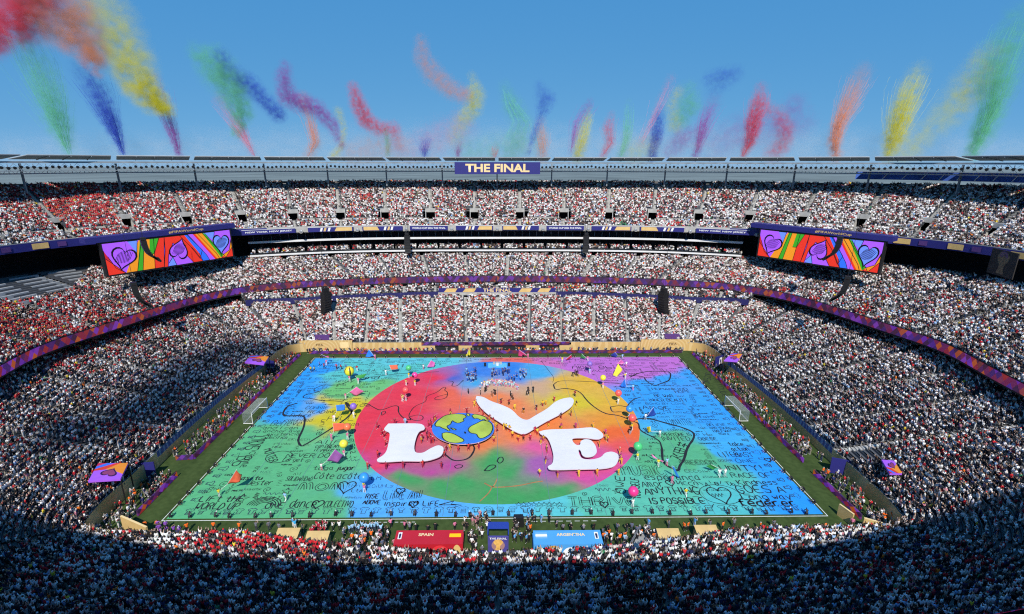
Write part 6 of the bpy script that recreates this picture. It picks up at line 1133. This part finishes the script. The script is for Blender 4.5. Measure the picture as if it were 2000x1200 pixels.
# path: (px, py, half width px, density) from the roof upwards
PLUMES = [('grey','thin pale haze lying along the whole rim',[(-60,300,26,.018),(400,292,28,.022),(900,285,30,.026),(1400,285,30,.026),(1750,292,28,.022),(2060,300,26,.018)],0),
 ('red','thick cloud above the rim beside the green streaks',[(-30,70,26,.5),(25,40,30,.5),(45,0,32,.5),(70,-30,30,.4)],0),
 ('orange','broad cloud fading upwards over blue streaks',[(187,142,9,.5),(178,105,22,.45),(140,55,38,.3),(100,10,44,.18),(80,-20,40,.12)],0),
 ('yellow','long drifting cloud beside the purple streaks',[(326,214,11,.8),(300,195,20,.7),(272,160,24,.45),(240,100,30,.22),(215,45,32,.14),(195,0,30,.1)],0),
 ('green','tall pale fan of streaks near the red cloud',[(137,303,9,.2),(118,250,16,.3),(98,190,20,.16),(70,120,20,.12),(42,60,14,.08)],60),
 ('blue','dense leaning fan of streaks below the orange cloud',[(243,306,6,.4),(222,250,11,.5),(195,190,15,.35),(165,135,16,.12)],70),
 ('purple','narrow leaning streak under the yellow cloud',[(351,307,5,.7),(338,262,8,.6),(322,215,10,.15),(300,150,10,.05)],26),
 ('green','lumpy cloud beside dark blue wisps',[(462,262,8,.5),(470,220,16,.5),(450,165,24,.35),(410,120,24,.25),(385,105,14,.15)],0),
 ('blue','ragged wisps trailing from the green lumpy cloud',[(432,110,12,.3),(450,140,14,.2),(488,165,14,.4),(515,195,12,.5),(545,225,12,.6)],0),
 ('pink','faint crossing streaks under the green lumpy cloud',[(498,307,6,.2),(470,255,10,.12),(430,195,12,.05)],34),
 ('purple','knotted cloud bending over orange streaks',[(667,285,6,.4),(650,245,10,.5),(618,212,12,.5),(585,200,14,.5),(560,190,13,.5),(555,150,12,.4),(558,128,8,.3)],0),
 ('orange','slim pale streaks rising through the purple cloud',[(603,306,9,.25),(616,278,9,.3),(606,235,7,.2),(592,190,10,.12)],30),
 ('yellow','thin upright plume next to the purple cloud',[(652,306,7,.6),(668,285,5,.5),(672,250,5,.4),(660,215,7,.25)],0),
 ('red','bright curling cloud by the thin green plume',[(690,172,9,.4),(700,205,12,.6),(714,235,12,.7),(740,252,11,.5),(768,254,12,.35),(776,285,10,.12)],0),
 ('green','thin upright plume under the curling red cloud',[(757,307,4,.6),(757,275,5,.7),(752,245,3,.4)],6),
 ('blue','short brush of streaks on the rim',[(829,307,9,.16),(829,285,9,.16),(830,262,10,.06)],44),
 ('orange','faint high wisp joining a yellow knot',[(822,80,10,.15),(826,115,14,.2),(845,145,16,.18),(880,175,14,.25),(912,188,12,.3)],0),
 ('yellow','soft knot below the faint orange wisp',[(922,150,8,.15),(930,185,14,.3),(925,210,13,.4),(900,240,14,.15),(890,270,14,.1)],0),
 ('purple','short brush of streaks near the rim sign',[(894,308,6,.25),(895,288,6,.18),(896,270,6,.05)],26),
 ('red','short brush of streaks above the rim sign',[(966,309,6,.25),(967,295,6,.2),(968,280,5,.05)],18),
 ('green','pale wavering cloud above the rim sign',[(985,170,10,.12),(1000,205,16,.2),(1020,240,16,.14),(1005,285,16,.14),(1000,305,14,.12)],10),
 ('blue','leaning wisp between pale green and orange',[(1030,306,5,.3),(1042,265,6,.35),(1055,230,7,.25),(1066,195,14,.28),(1052,165,8,.1)],6),
 ('orange','short upright streaks right of the rim sign',[(1059,307,9,.3),(1060,270,10,.26),(1056,235,8,.1)],24),
 ('yellow','bright slanted plume with purple tips',[(1128,307,9,.6),(1137,275,10,.55),(1147,235,8,.3),(1152,212,5,.12)],20),
 ('purple','dark tips over the slanted yellow plume',[(1115,300,7,.1),(1128,240,8,.14),(1150,205,7,.25),(1154,195,5,.12)],22),
 ('red','wavering plume beside green streaks',[(1176,307,6,.4),(1192,278,8,.4),(1188,250,9,.35),(1195,222,6,.1)],10),
 ('green','tall thin streaks left of the dark blue plume',[(1212,307,8,.24),(1225,270,9,.2),(1228,225,7,.14),(1228,195,5,.05)],24),
 ('blue','dense dark upright plume on the rim',[(1273,307,8,.8),(1283,265,9,.9),(1287,230,8,.5),(1290,212,7,.15)],24),
 ('pink','faint tall wisps behind the dark blue plume',[(1252,280,9,.12),(1275,235,7,.12),(1295,190,8,.12),(1312,150,7,.1)],10),
 ('green','soft round cloud mixed with yellow',[(1330,235,14,.22),(1345,205,18,.24),(1345,175,14,.12)],0),
 ('yellow','soft patch beside the round green cloud',[(1318,245,12,.2),(1312,205,10,.14),(1325,178,9,.22)],0),
 ('blue','faint high smudge',[(1388,155,12,.16),(1410,152,14,.24),(1436,145,12,.16),(1395,175,14,.08)],0),
 ('purple','slanted fan of streaks beside a violet haze',[(1358,307,7,.4),(1368,270,9,.36),(1378,235,11,.2),(1395,195,12,.06)],44),
 ('purple','violet haze patch low on the rim',[(1310,295,14,.14),(1335,270,16,.22),(1360,255,10,.12)],0),
 ('red','dense bright slanted plume',[(1450,307,5,.7),(1464,278,9,.9),(1472,240,11,.8),(1482,200,12,.45),(1486,170,9,.12)],44),
 ('red','broken pinkish ring of cloud beside the dense red plume',[(1510,300,14,.22),(1528,285,12,.35),(1534,255,12,.4),(1520,225,12,.2),(1495,210,10,.16)],0),
 ('orange','tall bending plume with streaky top',[(1633,307,8,.6),(1630,280,10,.6),(1638,245,11,.4),(1660,195,14,.22),(1685,140,14,.08)],56),
 ('yellow','tall bright plume with forked top',[(1733,307,8,.7),(1746,275,14,.7),(1760,225,16,.55),(1778,175,16,.25),(1795,135,13,.08)],44),
 ('pink','faint drifting veil low beside the curling red cloud',[(800,295,22,.03),(850,275,26,.035),(900,250,24,.03)],0),
 ('green','faint drifting veil low above the rim sign',[(915,300,24,.035),(985,290,26,.035),(1040,280,22,.03)],0),
 ('purple','faint drifting veil between the red plumes',[(1400,285,24,.03),(1440,260,26,.035),(1555,240,26,.03),(1550,205,18,.04)],0),
 ('orange','faint veil trailing from the curling red cloud',[(690,300,20,.04),(735,290,20,.05),(785,285,18,.05)],0),
 ('yellow','faint veil between green and pink wisps',[(1240,300,20,.05),(1270,285,16,.05)],0),
 ('yellow','wide pale cloud drifting towards the tall green streaks',[(1770,300,18,.14),(1810,255,18,.08),(1855,220,24,.1),(1895,170,24,.14),(1930,110,20,.1)],0),
 ('green','tallest slanted streaks at the rim',[(1896,306,9,.6),(1915,270,14,.6),(1938,215,16,.34),(1950,150,24,.26),(1970,85,22,.18),(1995,25,18,.1)],56)]
for k, (col, where, path, nst) in enumerate(PLUMES):
    xm = sum(p[0] for p in path)/len(path); yw = 34+108-max(0, abs(xm-984)-560)*.055
    P = [aty(a, b, yw) for a, b, _, _ in path]; mpp = (P[0]-CAM_LOC).dot(fwd)/CAM_F; base = P[0]
    t = thing('smoke_plume', '%s smoke: %s' % (col, where), 'smoke', tuple(base), 0, 'coloured smoke over the rim')
    S_ = []; pts = []
    for i in range(len(P)-1):
        n = max(3, int((P[i+1]-P[i]).length/.5))
        for j in range(n): u = j/n; r = (path[i][2]*(1-u)+path[i+1][2]*u)*mpp; d = path[i][3]*(1-u)+path[i+1][3]*u; q = P[i].lerp(P[i+1], u)-base; pts.append((q, r, d))
    me = bpy.data.meshes.new('smoke_cloud'); me.from_pydata([tuple(q) for q, _, _ in pts], [], [])
    a = me.attributes.new('rad', 'FLOAT', 'POINT'); a.data.foreach_set('value', [r*2.1 for _, r, _ in pts]); a = me.attributes.new('den', 'FLOAT', 'POINT'); a.data.foreach_set('value', [d*1.2 if d > .06 else d*2.2 for _, _, d in pts])
    R_ = max(r for _, r, _ in pts)*2.2; lo = tuple(min(q[c] for q, _, _ in pts)-R_ for c in range(3)); hi = tuple(max(q[c] for q, _, _ in pts)+R_ for c in range(3))
    o = link('smoke_cloud', me, t); o['kind'] = 'stuff'; o.modifiers.new('smoke', 'NODES').node_group = smoke_tree('smoke_%02d' % k, None, (lo, hi), max(.25, R_/30), 1.0/max(1.0, R_*.27), smoke_mat(col), k+1, .42)
    if nst:
        mb = MB(); m = mat('streak_'+col, SMOKE_C[col], .9, 0, alpha=.5)
        Q = [q for q, _, _ in pts]; Rr = [r for _, r, _ in pts]
        for s in range(int(nst*2.4)):
            a_, b_ = random.gauss(0, .75), random.gauss(0, .75); i0 = random.randint(0, len(Q)//3); i1 = random.randint(len(Q)//2, len(Q)-1); L = []; ph = random.uniform(0, 6)
            for i in range(i0, i1, 2): w = .3+1.25*i/len(Q); L.append(Q[i]+Vector((a_*Rr[i]*w+.12*math.sin(i*.9+ph), b_*Rr[i]*w, .1*math.sin(i*.7+ph))))
            if len(L) > 2: mb.tube(L, [random.uniform(.015, .045)*(1-.4*i/len(L)) for i in range(len(L))], 3, cap=False)
        o = mb.build('smoke_streaks', m, t); o['kind'] = 'stuff'
# unseen plume added behind the viewpoint to shade part of the lower stand
c0 = Vector((-72, 46, 7)); sd_ = Vector((0, -math.cos(SUN_EL), math.sin(SUN_EL)))
t = thing('smoke_plume', 'purple smoke: unseen cloud added over the near rim for its shade', 'smoke', tuple(c0+sd_*165), 0, 'coloured smoke over the rim'); pts = []
for u in np.linspace(0, 1, 40): pts.append((Vector((-4+10*u+3*math.sin(u*7), -4, -26+46*u)), 4.2+2.0*math.sin(u*3.1), .34))
me = bpy.data.meshes.new('smoke_cloud'); me.from_pydata([tuple(q) for q, _, _ in pts], [], [])
a = me.attributes.new('rad', 'FLOAT', 'POINT'); a.data.foreach_set('value', [r*2 for _, r, _ in pts]); a = me.attributes.new('den', 'FLOAT', 'POINT'); a.data.foreach_set('value', [d for _, _, d in pts])
o = link('smoke_cloud', me, t); o['kind'] = 'stuff'; o.modifiers.new('smoke', 'NODES').node_group = smoke_tree('smoke_near', None, ((-25, -20, -44), (28, 14, 38)), .9, .11, smoke_mat('purple'), 77, .36)
